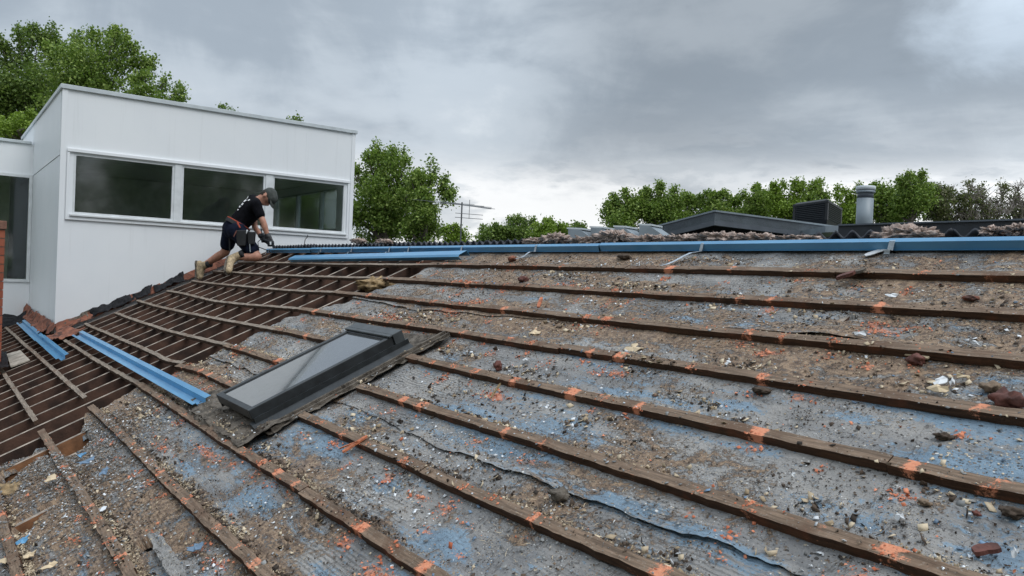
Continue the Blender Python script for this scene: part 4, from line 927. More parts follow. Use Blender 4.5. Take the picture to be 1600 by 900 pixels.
# four grey vents
for i, (pa, pb, pt, pbm, l_) in enumerate([(888, 915, 356, 369, 'leftmost of the four grey box vents on the dark flat roof'), (923, 948, 354, 368, 'second from the left of the four grey box vents'), (960, 984, 353, 366, 'third from the left of the four grey box vents'), (999, 1024, 350, 364, 'grey box vent nearest the gable, rightmost of four')]):
    D = 12.3; A = at(pa, pt, D); B = at(pb-8, pt, D); w_ = B-A; w_[2] = 0; hh = .16; dd = np.array([-.15, .45, 0.])
    t = thing('roof_vent', l_, 'vent', A+w_/2+np.array([0, 0, -hh]), 'grey box vents on the flat roof')
    mb = MB(); q = [A, A+w_, A+w_+dd, A+dd]; 
    mb.add([v+np.array([0, 0, -hh-.05]) for v in q]+[v+np.array([0, 0, -.02]) for v in q], [(0,1,5,4),(1,2,6,5),(2,3,7,6),(3,0,4,7),(4,5,6,7)]); part('box', mb, [M['grey2']], t)
    mb = MB(); e = w_*.12; q = [A-e, A+w_+e, A+w_+dd*.9+e, A+dd*.9-e]; mb.add([v+np.array([0, 0, -.018]) for v in q]+[v+np.array([0, 0, .008]) for v in q], [(3,2,1,0),(4,5,6,7),(0,1,5,4),(1,2,6,5),(2,3,7,6),(3,0,4,7)]); part('lid', mb, [M['cap']], t)
    mb = MB(); wv_ = w_/np.linalg.norm(w_)*.20; R0 = A+w_; q = [R0, R0+dd*.8]
    mb.add([R0+np.array([0, 0, -.03]), R0+dd*.8+np.array([0, 0, -.03]), R0+wv_*1.3+dd*.8+np.array([0, 0, -hh-.03]), R0+wv_*1.3+np.array([0, 0, -hh-.03]), R0+np.array([0, 0, -hh-.05]), R0+dd*.8+np.array([0, 0, -hh-.05])], [(0,3,2,1),(0,4,3),(1,2,5)]); part('side_cheek', mb, [M['grey2']], t)

# ------------------------------------------------------------ aerial
an = thing('tv_aerial', 'thin television aerial on a tall mast between the trees', 'aerial', at(722, 384, 13.0))
mt = at(722, 316, 13.0); mbm = at(722, 384, 13.0); mbm[0], mbm[1] = mt[0], mt[1]
mb = MB(); mb.tube([mbm+np.array([0, 0, -1.5]), mt], .014, 6); part('mast', mb, [M['alu']], an)
b0, b1_ = at(694, 316, 14.2), at(767, 326, 12.2); bd_ = (b1_-b0)/np.linalg.norm(b1_-b0); el_ = np.cross(bd_, upv); el_ /= np.linalg.norm(el_)
mb = MB(); mb.tube([b0, b1_], .011, 6); part('boom', mb, [M['alu']], an)
LB = np.linalg.norm(b1_-b0)
for f_, L_ in ((.0, .60), (.30, .52), (.52, .46)):
    c_ = b0+bd_*LB*f_; mb = MB(); mb.tube([c_-el_*L_, c_+el_*L_], .0038, 5); part('element', mb, [M['alu']], an)
for j in range(11):
    c_ = b0+bd_*LB*(.60+.04*j); L_ = .11-.004*j; mb = MB(); mb.tube([c_-el_*L_, c_+el_*L_], .004, 4); part('element', mb, [M['alu']], an)
c_ = b0+bd_*LB*.58
mb = MB(); mb.tube([c_+upv*.10, c_-upv*.22], .005, 5)
for z_ in (-.14, -.21): mb.tube([c_+upv*z_-el_*.25, c_+upv*z_+el_*.25], .005, 4)
part('reflector', mb, [M['alu']], an)
for dz_ in (.0, .22):
    pw = MB(); A = at(560, 363+dz_*40, 60); B = at(905, 364+dz_*40, 60); pts = [A*(1-t_)+B*t_-upv*.25*math.sin(PI*t_) for t_ in np.linspace(0, 1, 12)]; pw.tube(pts, .012, 4)
    single('power_line', pw, [M['bark']], 'thin overhead wire crossing the pale sky behind the aerial mast, %s of two' % ('upper' if dz_ == 0 else 'lower'), 'wire', 'overhead wires')

# ------------------------------------------------------------ trees
def tree(label, cx, cy, D, rx, ry, mat, seed, nleaf, lpx=3.6, shoots=10, bare=0., yd=None, group=None, spikes=None, C0=None):
    R = np.random.default_rng(seed); m = D/F_PX; nleaf = int(nleaf*1.45); lpx *= .98; nleaf = int(nleaf*1.15)
    C0 = at(cx, cy, D) if C0 is None else np.array(C0, float); RX, RZ = rx*m, ry*m; RY = yd if yd else min(RX, 2.5)
    t = thing('tree', label, 'tree', (C0[0], C0[1], -4.3), group)
    right = CR*np.array([1, 1, 0]); right /= np.linalg.norm(right); fw = np.array([-right[1], right[0], 0])
    # limbs
    mb = MB(); base = np.array([C0[0], C0[1], -4.3]); fork = C0-upv*RZ*.75
    mb.tube([base, (base+fork)/2+right*.1, fork], [.24, .19, .15], 8); part('trunk', mb, [M['bark']], t)
    nb_ = 26; blobs = []
    for i in range(nb_):
        v = R.normal(size=3); v /= np.linalg.norm(v); r = R.random()**.45*.78
        p = C0+right*v[0]*RX*r+fw*v[1]*RY*r+upv*v[2]*RZ*r*1.0; blobs.append((p, R.uniform(.20, .36)*min(RX, RZ)*R.uniform(.8, 1.25)))
    tips = []
    for i in range(shoots):
        a = R.uniform(.12, .88)*PI; p = C0+right*math.cos(a)*RX*.88+upv*math.sin(a)*RZ*.86+fw*R.uniform(-.5, .5)*RY
        dirv = (right*math.cos(a)*.7+upv*(abs(math.sin(a))+.4)); dirv /= np.linalg.norm(dirv); L_ = R.uniform(.14, .34)*RZ
        tips.append((p, dirv, L_))
    if spikes:
        for sx, sy in spikes: q = at(sx, sy, D); p = q+(C0-q)*.28; tips.append((p, (q-p)/np.linalg.norm(q-p), np.linalg.norm(q-p)))
    mb = MB()
    for i, (p, r) in enumerate(blobs[:14 if bare < .3 else 26]):
        mid = fork+(p-fork)*.5+R.normal(size=3)*.15*RX*.5; mb.tube([fork, mid, p], [.08, .045, .015], 5, caps=False)
    if bare > 0:
        for i in range(int(190*bare)):
            p, r = blobs[R.integers(len(blobs))]; d = R.normal(size=3); d[2] = abs(d[2])+.5; d /= np.linalg.norm(d); e = p+d*R.uniform(.25, .6)*RZ*.8
            md = (p+e)/2+R.normal(size=3)*.06; mb.tube([p, md, e], [.022, .014, .006], 4, caps=False)
            for q in range(4):
                s_ = p+(e-p)*R.uniform(.3, .95); d2 = d+R.normal(size=3)*.6; mb.tube([s_, s_+d2*R.uniform(.1, .3)*RZ*.5], [.010, .005], 3, caps=False)
    for p, d, L_ in tips: mb.tube([p-d*L_*.6, p+d*L_*.9], [.02, .006], 4, caps=False)
    part('limb', mb, [M['twig' if bare > .9 else 'bark']], t)['kind'] = 'stuff'
    # leaves
    nl = int(nleaf*(1-bare*.92)); ns = int(nl*.20) if tips else 0; w = np.array([b[1]**2 for b in blobs]); idx = R.choice(nb_, nl-ns, p=w/w.sum())
    bp = np.array([b[0] for b in blobs])[idx]; br = np.array([b[1] for b in blobs])[idx]
    v = R.normal(size=(nl-ns, 3)); v /= np.linalg.norm(v, axis=1)[:, None]; P = bp+v*(br*R.random(nl-ns)**.33*1.12)[:, None]
    # twig clusters: snap leaves towards random twig centres so the crown is clumpy with gaps
    ncl = max(60, (nl-ns)//16); ci = R.integers(0, nl-ns, ncl); cen = P[ci]; own = R.integers(0, ncl, nl-ns); cs_ = lpx*m*2.6
    P = np.where((R.random(nl-ns) < .88)[:, None], cen[own]+R.normal(size=(nl-ns, 3))*cs_*np.array([.6, .6, .5]), P)
    if ns:
        ti = R.integers(0, len(tips), ns); tp_ = np.array([q[0] for q in tips])[ti]; td = np.array([q[1] for q in tips])[ti]; tl = np.array([q[2] for q in tips])[ti]
        u_ = R.random(ns); P2 = tp_+td*(tl*u_*1.05)[:, None]+R.normal(size=(ns, 3))*(.20*tl*(1.05-u_)+lpx*m*.9)[:, None]; P = np.vstack([P, P2])
    n = len(P); sz = lpx*m*R.uniform(.6, 1.35, n)
    a = R.normal(size=(n, 3)); a[:, 2] -= .3; a /= np.linalg.norm(a, axis=1)[:, None]; b = R.normal(size=(n, 3)); b[:, 2] *= .6; b -= a*(a*b).sum(1)[:, None]; b /= np.linalg.norm(b, axis=1)[:, None]; c = np.cross(a, b)
    s = sz[:, None]
    V = np.stack([P-a*s*.55, P+b*s*.48+c*s*.10, P+a*s*.62, P-b*s*.48+c*s*.10], 1).reshape(-1, 3)
    Fq = np.arange(4*n).reshape(n, 4)
    me = mesh_np('crown', V-root_loc(t), Fq, [M[mat]]); link('crown', me, t); return t
gL, gM, gF = 'trees behind the white building', 'leafy trees between the building and the aerial', 'far trees beyond the ridge'
tree('big leafy tree at the left edge above the low white wing', 45, 150, 27, 82, 100, 'leafB', 1, 15000, 3.6, 14, group=gL, spikes=[(28, 44), (62, 52), (8, 70), (80, 78)])
tree('broad tree behind the high left corner of the white building', 150, 140, 25, 78, 86, 'leafA', 2, 14000, 3.6, 14, group=gL, spikes=[(115, 56), (150, 52), (205, 70), (225, 88)])
tree('smaller tree end sloping down to the parapet right of the broad one', 236, 165, 24, 52, 42, 'leafA', 3, 5000, 3.4, 8, group=gL, spikes=[(232, 108), (262, 118), (288, 138), (290, 152)])
tree('bright green bush top just above the low wing parapet', 40, 205, 22, 55, 26, 'leafC', 4, 4500, 3.6, 6, group=gL)
tree('tree top barely showing above the middle of the long parapet', 400, 252, 26, 90, 52, 'leafB', 5, 2600, 3.2, 0, group=gL, spikes=[(348, 168), (467, 186)])
tree('tall leafy tree right beside the white building', 600, 320, 22, 62, 74, 'leafA', 6, 13000, 3.6, 18, group=gM, spikes=[(586, 224), (590, 230), (612, 228), (632, 232), (572, 240)])
tree('leafy tree to the left of the aerial mast with a pointed shoot', 664, 335, 21, 40, 58, 'leafA', 7, 8500, 3.5, 14, group=gM, spikes=[(674, 248), (682, 262), (697, 275), (710, 296)])
tree('low yellow green tree at the foot of the aerial mast', 712, 372, 24, 24, 18, 'leafC', 8, 1800, 3.2, 4, group=gM)
tree('tree seen dimly through the third upper window', 475, 335, 25, 75, 50, 'leafC', 9, 3600, 4.2, 4, group=gM)
far = [(770, 372, 50, 30, 18, 'leafB', 'low dark tree right of the aerial mast', []), (812, 366, 50, 32, 22, 'leafB', 'bushy tree left of the four grey vents', [(800, 340), (835, 343)]),
 (858, 366, 44, 34, 18, 'leafC', 'yellow green tree behind the leftmost grey vent', [(855, 345)]), (885, 370, 48, 34, 20, 'leafB', 'dim low tree in behind the second grey vent', []),
 (985, 345, 40, 42, 44, 'leafA', 'leafy tree over the left slope of the grey gable', [(960, 312), (962, 318)]), (1038, 335, 40, 50, 42, 'leafA', 'tallest rounded tree left of the gable peak', [(1010, 295), (1030, 294), (1055, 294)]),
 (1080, 345, 42, 34, 28, 'leafB', 'tree filling in just left of the gable peak', [(1080, 312)]), (1118, 330, 40, 30, 30, 'leafA', 'tree standing right behind the gable peak', [(1112, 300), (1122, 303)]),
 (1158, 338, 42, 34, 26, 'leafA', 'low tree right of the gable peak', [(1150, 312)]), (1186, 325, 40, 30, 34, 'leafA', 'spiky tree midway between gable peak and black cooler', [(1180, 291), (1190, 300)]),
 (1228, 322, 38, 36, 34, 'leafC', 'yellow green tree directly left of the black cooler', [(1246, 290), (1255, 285), (1280, 283), (1275, 290)]), (1275, 330, 42, 30, 28, 'leafA', 'tree showing above the top of the black cooler', [(1282, 284), (1268, 300)]),
 (1322, 340, 38, 30, 34, 'leafC', 'tree filling the gap between cooler and flue pipe', [(1308, 292), (1320, 296), (1342, 288)]), (1385, 332, 38, 42, 40, 'leafA', 'broad tree just right of the flue pipe', [(1378, 298), (1366, 300), (1395, 306)]),
 (1425, 315, 36, 36, 42, 'leafA', 'tall tree with airy top right of the flue pipe', [(1404, 278), (1412, 282), (1435, 284), (1445, 292)]), (1480, 328, 38, 44, 34, 'leafD', 'thin brownish tree well right of the flue pipe', [(1470, 292), (1482, 300), (1500, 305)])]
for i, (cx, cy, D, rx, ry, mt_, l_, sp_) in enumerate(far):
    tree(l_, cx, cy, D, rx, ry, mt_, 30+i, int(55*rx*ry/14)+900, 3.0, 5, group=gF, spikes=sp_ or None, bare=.35 if mt_ == 'leafD' else 0)
for i, (cx, cy, rx, ry, l_, b_) in enumerate([(1512, 325, 36, 42, 'half bare twiggy tree third from the right edge', .97), (1552, 330, 34, 40, 'half bare twiggy tree second from the right edge', .93), (1592, 325, 36, 44, 'half bare twiggy tree at the right edge', .97)]):
    tree(l_, cx, cy, 38, rx, ry, 'leafD', 70+i, 5200, 3.0, 4, bare=b_, group=gF)
# the same belt of trees carries on out of the frame to the right; the upper windows mirror it
for i, (x_, y_, z_, r_) in enumerate([(15, 2.5, 2.6, 150), (18, 7, 3.2, 170), (15.5, 11, 2.8, 160), (19, 16.5, 3.4, 170), (17, -2.5, 2.4, 150)]):
    tree(['dense', 'wide', 'tall', 'rounded', 'outermost'][i]+' tree out of the frame to the right, mirrored in the upper windows', 0, 0, 28, r_, 150, 'leafB' if i % 2 else 'leafA', 90+i, 9000, 5.6, 4, C0=(x_, y_, z_), group='trees mirrored in the windows')
for i, (x_, y_, z_, r_) in enumerate([(-17, -13, 3.5, 170), (-10, -14, 4.2, 180), (-3, -13, 3.6, 180), (4, -13.5, 4.4, 180), (10.5, -10, 3.8, 170)]):  # trees added out of view to darken faces turned towards the camera
    tree(['first', 'second', 'third', 'fourth', 'fifth'][i]+' tree added unseen behind the photographer for shade, counted from the white building', 0, 0, 28, r_, 170, 'leafB', 120+i, 6000, 7.5, 4, C0=(x_, y_, z_), group='unseen trees added behind the photographer for shade')

# ------------------------------------------------------------ the roofer
pg = thing('person', 'man in black t-shirt, navy shorts and cap kneeling on the battens with a power tool', 'person', on_roof(360, 408, 0))
def cap_mesh(mb, a, b, ra, rb, n=12):
    a, b = np.asarray(a, float), np.asarray(b, float); d = b-a; L = np.linalg.norm(d); d = d/(L+1e-9)
    pts = [a-d*ra*c for c in (.999, .92, .71, .38)]+[a, b]+[b+d*rb*c for c in (.38, .71, .92, .999)]
    rr = [ra*.05, ra*.39, ra*.70, ra*.925, ra, rb, rb*.925, rb*.70, rb*.39, rb*.05]
    mb.tube(pts, rr, n)
def blob(name, caps, voxel, mat, parent, smooth=6, label=None):
    mb = MB()
    for a, b, ra, rb in caps: cap_mesh(mb, a, b, ra, rb)
    o = part(name, mb, [mat], parent, True, label)
    r = o.modifiers.new('remesh', 'REMESH'); r.mode = 'VOXEL'; r.voxel_size = voxel; r.use_smooth_shade = True
    s = o.modifiers.new('smooth', 'SMOOTH'); s.iterations = smooth; s.factor = .5
    return o
def J(px, py, X): return on_x(px, py, X)
hipN, hipF = J(371, 362, -10.25), J(362, 357, -10.50)
kneeN = J(402, 398, -10.02); ankN = J(371, 402, -10.12)
kneeF = J(352, 394, -10.62); ankF = J(319, 414, -10.86)
kneeN = on_roof(402, 401, .055); 
pelv = (hipN+hipF)/2; chest = J(392, 328, -10.33); neck = J(404, 311, -10.28); 
shN, shF = J(400, 320, -10.12), J(395, 312, -10.50)
headC = J(418, 308, -10.22); elN = J(411, 346, -10.02); wrN = J(418, 368, -10.0); elF = J(398, 355, -10.42); wrF = J(408, 369, -10.15)
waist = J(374, 348, -10.36)
face_d = J(424, 326, -10.16)-headC; face_d /= np.linalg.norm(face_d)
headup = (headC-neck)+CU*.03; headup -= face_d*(headup@face_d); headup /= np.linalg.norm(headup); hside = np.cross(face_d, headup)
body = [(pelv, waist, .125, .115), (waist, chest, .115, .135), (chest, neck+(chest-neck)*.25, .13, .07), (shF, shN, .062, .062), (neck+(chest-neck)*.2, headC-headup*.05-face_d*.02, .056, .052),
  (hipN, kneeN, .088, .060), (hipF, kneeF, .088, .060), (kneeN, kneeN*.6+ankN*.4, .058, .058), (kneeN*.6+ankN*.4, ankN, .056, .038), (kneeF, kneeF*.65+ankF*.35, .056, .058), (kneeF*.65+ankF*.35, ankF, .057, .036),
  (shN, elN, .050, .040), (elN, elN*.6+wrN*.4, .040, .042), (elN*.6+wrN*.4, wrN, .041, .028), (shF, elF, .050, .040), (elF, wrF, .041, .028),
  # head: skull, jaw, nose, ears
  (headC+headup*.025-face_d*.02, headC+headup*.02+face_d*.02, .088, .082), (headC-headup*.03+face_d*.02, headC-headup*.075+face_d*.055, .066, .038), (headC-headup*.005+face_d*.085, headC-headup*.03+face_d*.112, .012, .014),
  (headC-headup*.005+hside*.080, headC-headup*.03+hside*.080-face_d*.005, .018, .012), (headC-headup*.005-hside*.080, headC-headup*.03-hside*.080-face_d*.005, .018, .012),
  (headC-headup*.062+face_d*.088, headC-headup*.064+face_d*.090, .016, .016)]
blob('body', body, .011, M['skin'], pg, 4)
for s_ in (-1, 1):
    mb = MB(); c_ = headC+face_d*.083+hside*.032*s_+headup*.0; cap_mesh(mb, c_, c_+hside*.004, .010, .010); part('eye', mb, [M['leather']], pg, True)
    mb = MB(); c_ = headC+face_d*.090+hside*.032*s_+headup*.020; cap_mesh(mb, c_-hside*.014, c_+hside*.014, .005, .004); part('eyebrow', mb, [M['hair']], pg, True)
mb = MB(); c_ = headC+face_d*.100-headup*.055; cap_mesh(mb, c_-hside*.02, c_+hside*.02, .005, .005); part('mouth', mb, [M['strapred'] if 0 else M['wood_red']], pg, True)
blob('hair', [(headC+headup*.02-face_d*.045, headC-headup*.03-face_d*.05, .072, .055), (headC+headup*.03, headC+headup*.02-face_d*.03, .090, .085)], .011, M['hair'], pg)
cp = blob('cap', [(headC+headup*.045-face_d*.025, headC+headup*.045+face_d*.03, .092, .086)], .010, M['cap_cloth'], pg)
mb = MB(); bc = headC+headup*.040+face_d*.095; V = []; n_ = 9
for i in range(n_):
    a_ = -1.1+2.2*i/(n_-1); V.append(bc+hside*math.sin(a_)*.078+face_d*(math.cos(a_)*.02-.03)); V.append(bc+hside*math.sin(a_)*.072+face_d*(math.cos(a_)*.095-.01)-headup*(.014+.018*abs(math.sin(a_))))
F = [(2*i, 2*i+1, 2*i+3, 2*i+2) for i in range(n_-1)]; mb.add(V, F); bo_ = part('cap_peak', mb, [M['cap_cloth']], pg, True); q_ = bo_.modifiers.new('thickness', 'SOLIDIFY'); q_.thickness = .006
# t-shirt with short sleeves
elS = shN+(elN-shN)*.62; elS2 = shF+(elF-shF)*.62
blob('t_shirt', [(waist+(pelv-waist)*.55, waist, .140, .132), (waist, chest, .132, .152), (chest, neck+(chest-neck)*.38, .150, .082), (shF, shN, .078, .078), (chest, shN, .12, .072), (chest, shF, .12, .072), (shN, elS, .070, .062), (shF, elS2, .070, .060)], .012, M['shirt'], pg)
# white print on the back of the shirt
out = np.cross(neck-waist, np.array([0, 0, 1.])); spine = (chest-waist)/np.linalg.norm(chest-waist); bkd = np.array([spine[2]*-.62, -spine[2]*.75, .55]); 
PRN = [(383,306,5,3),(387,309,3,5),(379,311,4,4),(383,314,3,5),(375,315,4,3),(379,319,3,4),(371,320,3,3),(375,323,3,3),(367,325,3,2),(372,328,2,2),(389,313,2,4),(377,307,2,2),(372,312,3,2)]
for (px, py, w_, h_) in PRN:
    c_ = J(px, py, -10.30); ax = CR*w_*.0042; ay = CU*h_*.0042
    # push the patch onto the cloth: march from the camera towards the torso axis
    d = ray(px, py); best = None
    def sdf(p):
        r = 1e9
        for a, b, ra, rb in ((waist+(pelv-waist)*.55, waist, .140, .132), (waist, chest, .132, .152), (chest, neck+(chest-neck)*.38, .150, .082), (shF, shN, .078, .078), (chest, shN, .12, .072), (chest, shF, .12, .072)):
            ab = b-a; t = np.clip((p-a)@ab/(ab@ab), 0, 1); r = min(r, np.linalg.norm(p-a-ab*t)-(ra+(rb-ra)*t))
        return r
    t_ = 9.0; dn_ = d/np.linalg.norm(d); p = dn_*t_
    for _ in range(80):
        s_ = sdf(p); t_ += max(s_*.8, .0005); p = dn_*t_
        if s_ < .001: break
    if sdf(p) < .01:
        e = .01; nrm = np.array([sdf(p+np.eye(3)[k_]*e)-sdf(p-np.eye(3)[k_]*e) for k_ in range(3)]); nrm /= np.linalg.norm(nrm)
        a1_ = spine-nrm*(spine@nrm); a1_ /= np.linalg.norm(a1_); a2_ = np.cross(nrm, a1_)
        mb = MB(); mb.obox(p+nrm*.003, a1_*h_*.0040, a2_*w_*.0042, nrm*.0025); mb.obox(p+nrm*.003+a1_*h_*.003, a1_*.003, a2_*w_*.0060, nrm*.0024); part('shirt_print', mb, [M['print']], pg)
hemN = hipN+(kneeN-hipN)*.72; hemF = hipF+(kneeF-hipF)*.66
blob('shorts', [(hipN, hipF, .125, .125), (pelv, waist+(pelv-waist)*.25, .140, .138), (hipN, hemN, .115, .098), (hipF, hemF, .115, .096)], .012, M['shorts'], pg)
# belt, braces clip, pouches
ax_ = (waist-pelv)/np.linalg.norm(waist-pelv); bc = waist+(pelv-waist)*.35; e1 = np.cross(ax_, CR); e1 /= np.linalg.norm(e1); e2 = np.cross(ax_, e1)
ring = [bc+e1*.152*math.cos(w_)+e2*.158*math.sin(w_) for w_ in np.linspace(0, 2*PI, 25)]
def band(pts, wd, th, mat, nm, axd):
    V = []; 
    for p in pts: o_ = (p-bc); o_ -= axd*(o_@axd); o_ /= np.linalg.norm(o_); V += [p+axd*wd, p-axd*wd, p-axd*wd+o_*th, p+axd*wd+o_*th]
    n_ = len(pts); F = []
    for i in range(n_-1):
        for k_ in range(4): F.append((4*i+k_, 4*i+(k_+1) % 4, 4*i+4+(k_+1) % 4, 4*i+4+k_))
    mb = MB(); mb.add(V, F); part(nm, mb, [M[mat]], pg)
band(ring, .022, .012, 'leather', 'tool_belt', ax_); band([p+ax_*.030 for p in ring], .006, .010, 'strapred', 'red_strap', ax_)
def pouch(px, py, X, w_, h_, d_, mat='leather', nm='tool_pouch', tilt=0):
    c_ = J(px, py, X); a_ = CR*math.cos(tilt)+CU*math.sin(tilt); b_ = CU*math.cos(tilt)-CR*math.sin(tilt); f_ = CF
    mb = MB(); top = 1.0; bot = .75
    V = [c_+a_*w_*sx*(top if sz > 0 else bot)+b_*h_*sz+f_*d_*sy for sz in (-1, 1) for sy in (-1, 1) for sx in (-1, 1)]
    mb.add(V, [(0,2,3,1),(4,5,7,6),(0,1,5,4),(1,3,7,5),(3,2,6,7),(2,0,4,6)]); return part(nm, mb, [M[mat]], pg, bevel=.008)
pouch(378, 372, -10.07, .070, .100, .035); pouch(393, 372, -10.02, .050, .080, .03); pouch(358, 358, -10.42, .045, .060, .03)
pouch(384, 365, -10.02, .012, .052, .010, 'paper', 'steel_square', -.45); pouch(373, 352, -10.10, .012, .040, .008, 'strapred', 'red_clip', .5)
pouch(361, 353, -10.38, .012, .014, .01, 'galv', 'carabiner', .3); pouch(362, 358, -10.38, .009, .018, .008, 'galv', 'carabiner', .6)
for (a_, b_, X_, r_, m_) in (((358, 360), (359, 393), -10.36, .009, 'leather'), ((370, 360), (365, 370), -10.08, .008, 'wood_red'), ((390, 381), (391, 394), -10.0, .007, 'galv')):
    mb = MB(); mb.tube([J(*a_, X_), J(*b_, X_)], r_, 7); part('hammer_handle', mb, [M[m_]], pg)
# boots
def boot(ank, toe, up, nm):
    ank, toe = np.asarray(ank), np.asarray(toe); d = toe-ank; L = np.linalg.norm(d); d /= L; up = up-d*(up@d); up /= np.linalg.norm(up)
    heel = ank-up*.055-d*.045
    b_ = blob(nm, [(ank+up*.055, ank-up*.01, .052, .055), (ank-up*.02, heel, .055, .043), (heel, ank+d*.06-up*.055, .042, .045), (ank-up*.02+d*.01, ank+d*.13-up*.055, .052, .042), (ank+d*.06-up*.055, toe-up*.055, .047, .040)], .010, M['boot'], pg, 3)
    side = np.cross(d, up); mb = MB(); V = []; F = []
    outl = [(-.09, .028), (-.05, .040), (.02, .036), (.09, .046), (L-.01, .046), (L+.035, .028)]
    q = [(a, w) for a, w in outl]+[(a, -w) for a, w in reversed(outl)]
    V = [ank+d*a+side*w-up*(.083+h) for h in (0, .020) for a, w in q]; n_ = len(q)
    F = [tuple(range(n_)), tuple(reversed(range(n_, 2*n_)))]+[(i, i+n_, (i+1) % n_+n_, (i+1) % n_) for i in range(n_)]
    mb.add(V, F); part('boot_sole', mb, [M['lead']], pg)
    mb = MB(); mb.tube([ank+up*.075, ank+up*.12], [.050, .052], 12); part('sock', mb, [M['sock']], pg, True)
    return b_
# kneeling foot: toes tucked down the slope
kd = (ankN-kneeN)/np.linalg.norm(ankN-kneeN)
boot(ankN+kd*.03, on_roof(364, 420, .06), -kd*1.0+np.array([0, -.2, .4]), 'boot')
kf = (ankF-kneeF)/np.linalg.norm(ankF-kneeF)
boot(ankF+kf*.02, J(318, 432, -10.82), -kf, 'boot')
# gloved hands with five fingers round the tool grip
def hand(wr, grip, axd, nm):
    d = grip-wr; d /= np.linalg.norm(d); pal = wr+d*.075; sd_ = axd-d*(axd@d); sd_ /= np.linalg.norm(sd_); cur = np.cross(sd_, d)
    if cur@(np.array([0, 0, -1.])) < 0: cur = -cur
    cs = [(wr-d*.01, wr+d*.02, .036, .034), (wr+d*.02-sd_*.02, pal-sd_*.028, .026, .020), (wr+d*.02+sd_*.02, pal+sd_*.028, .026, .020), (wr+d*.03, pal, .028, .022)]
    for k_, (o_, L_) in enumerate(((-.034, .060), (-.012, .075), (.011, .070), (.032, .052))):
        r_ = pal+sd_*o_; m1 = r_+d*L_*.5+cur*.010; m2 = m1+d*L_*.15+cur*L_*.42; m3 = m2-d*L_*.3+cur*L_*.15
        cs += [(r_, m1, .0125, .0115), (m1, m2, .0115, .0105), (m2, m3, .0105, .009)]
    tb = wr+d*.03-sd_*.034; cs += [(tb, tb+d*.035-sd_*.022+cur*.012, .014, .012), (tb+d*.035-sd_*.022+cur*.012, tb+d*.060-sd_*.010+cur*.035, .012, .010)]
    blob(nm, cs, .006, M['leather'], pg, 2)
gripc = J(420, 374, -9.98)
hand(wrN, gripc, CR, 'gloved_hand'); hand(wrF, J(414, 373, -10.08), CU, 'gloved_hand')
# the tool
tl = thing('power_drill', 'black cordless power tool held in the kneeling man\'s gloved hands', 'power tool', gripc)
tc_ = gripc+np.array([0, 0, -.01])
mb = MB(); cap_mesh(mb, tc_-CR*.05-CU*.005, tc_+CR*.035-CU*.03, .030, .034); part('motor_housing', mb, [M['plastic']], tl, True)
mb = MB(); mb.tube([tc_+CR*.035-CU*.03, tc_+CR*.05-CU*.035], .020, 10); part('chuck', mb, [M['galv']], tl, True)
mb = MB(); mb.obox(tc_+CR*.03-CU*.055-CF*.01, CR*.035, CU*.028, CF*.035); part('battery_pack', mb, [M['plastic']], tl, bevel=.006)
mb = MB(); mb.obox(tc_+CR*.040-CU*.042-CF*.055, CR*.010, CU*.020, CF*.001); part('label_plate', mb, [M['frame']], tl)
mb = MB(); hs = [J(407, 330, -10.15), J(407, 350, -10.05), J(410, 372, -10.02), J(403, 378, -10.0), J(404, 386, -9.98), J(420, 392, -9.95), J(424, 396, -9.9), J(417, 403, -9.8), on_roof(408, 406, .02)]
mb.tube(hs, .0055, 6); single('air_hose', mb, [M['bitumen']], 'thin dark hose hanging from the man\'s hands to the battens', 'hose')

# ------------------------------------------------------------ litter on the sarking
LR = np.random.default_rng(99)
def valid(X, S):
    ex = np.interp(S, [e[0] for e in EDGE], [e[1] for e in EDGE])+.06
    ok = (X > ex) & (S > -2.6) & (S < 9.75)
    for hp in HOLES: ok &= ~in_poly(X, S, hp)
    ok &= ~((X > -4.66) & (X < -4.0) & (S > 2.40) & (S < 5.3))
    return ok
def batten_top(X, S): 
    f = S-np.round(S); return (np.abs(f) < .075) & (S > -3.2) & (S < 9.3)
def sample(n, mode):
    # positions: uniform over the roof with more near the camera, or against the upper side of battens
    X = -6.2+LR.random(n)*7.2; S = -1.5+LR.random(n)*11.2
    if mode == 'cam':   # uniform
        pass
    if mode == 'ledge':
        r = LR.integers(-1, 10, n); S = r+.075+np.abs(LR.normal(0, .065, n)); 
    if mode == 'tear':
        X = -5.9+np.abs(LR.normal(0, .9, n)); S = .1+LR.normal(0, .75, n)
    return X, S
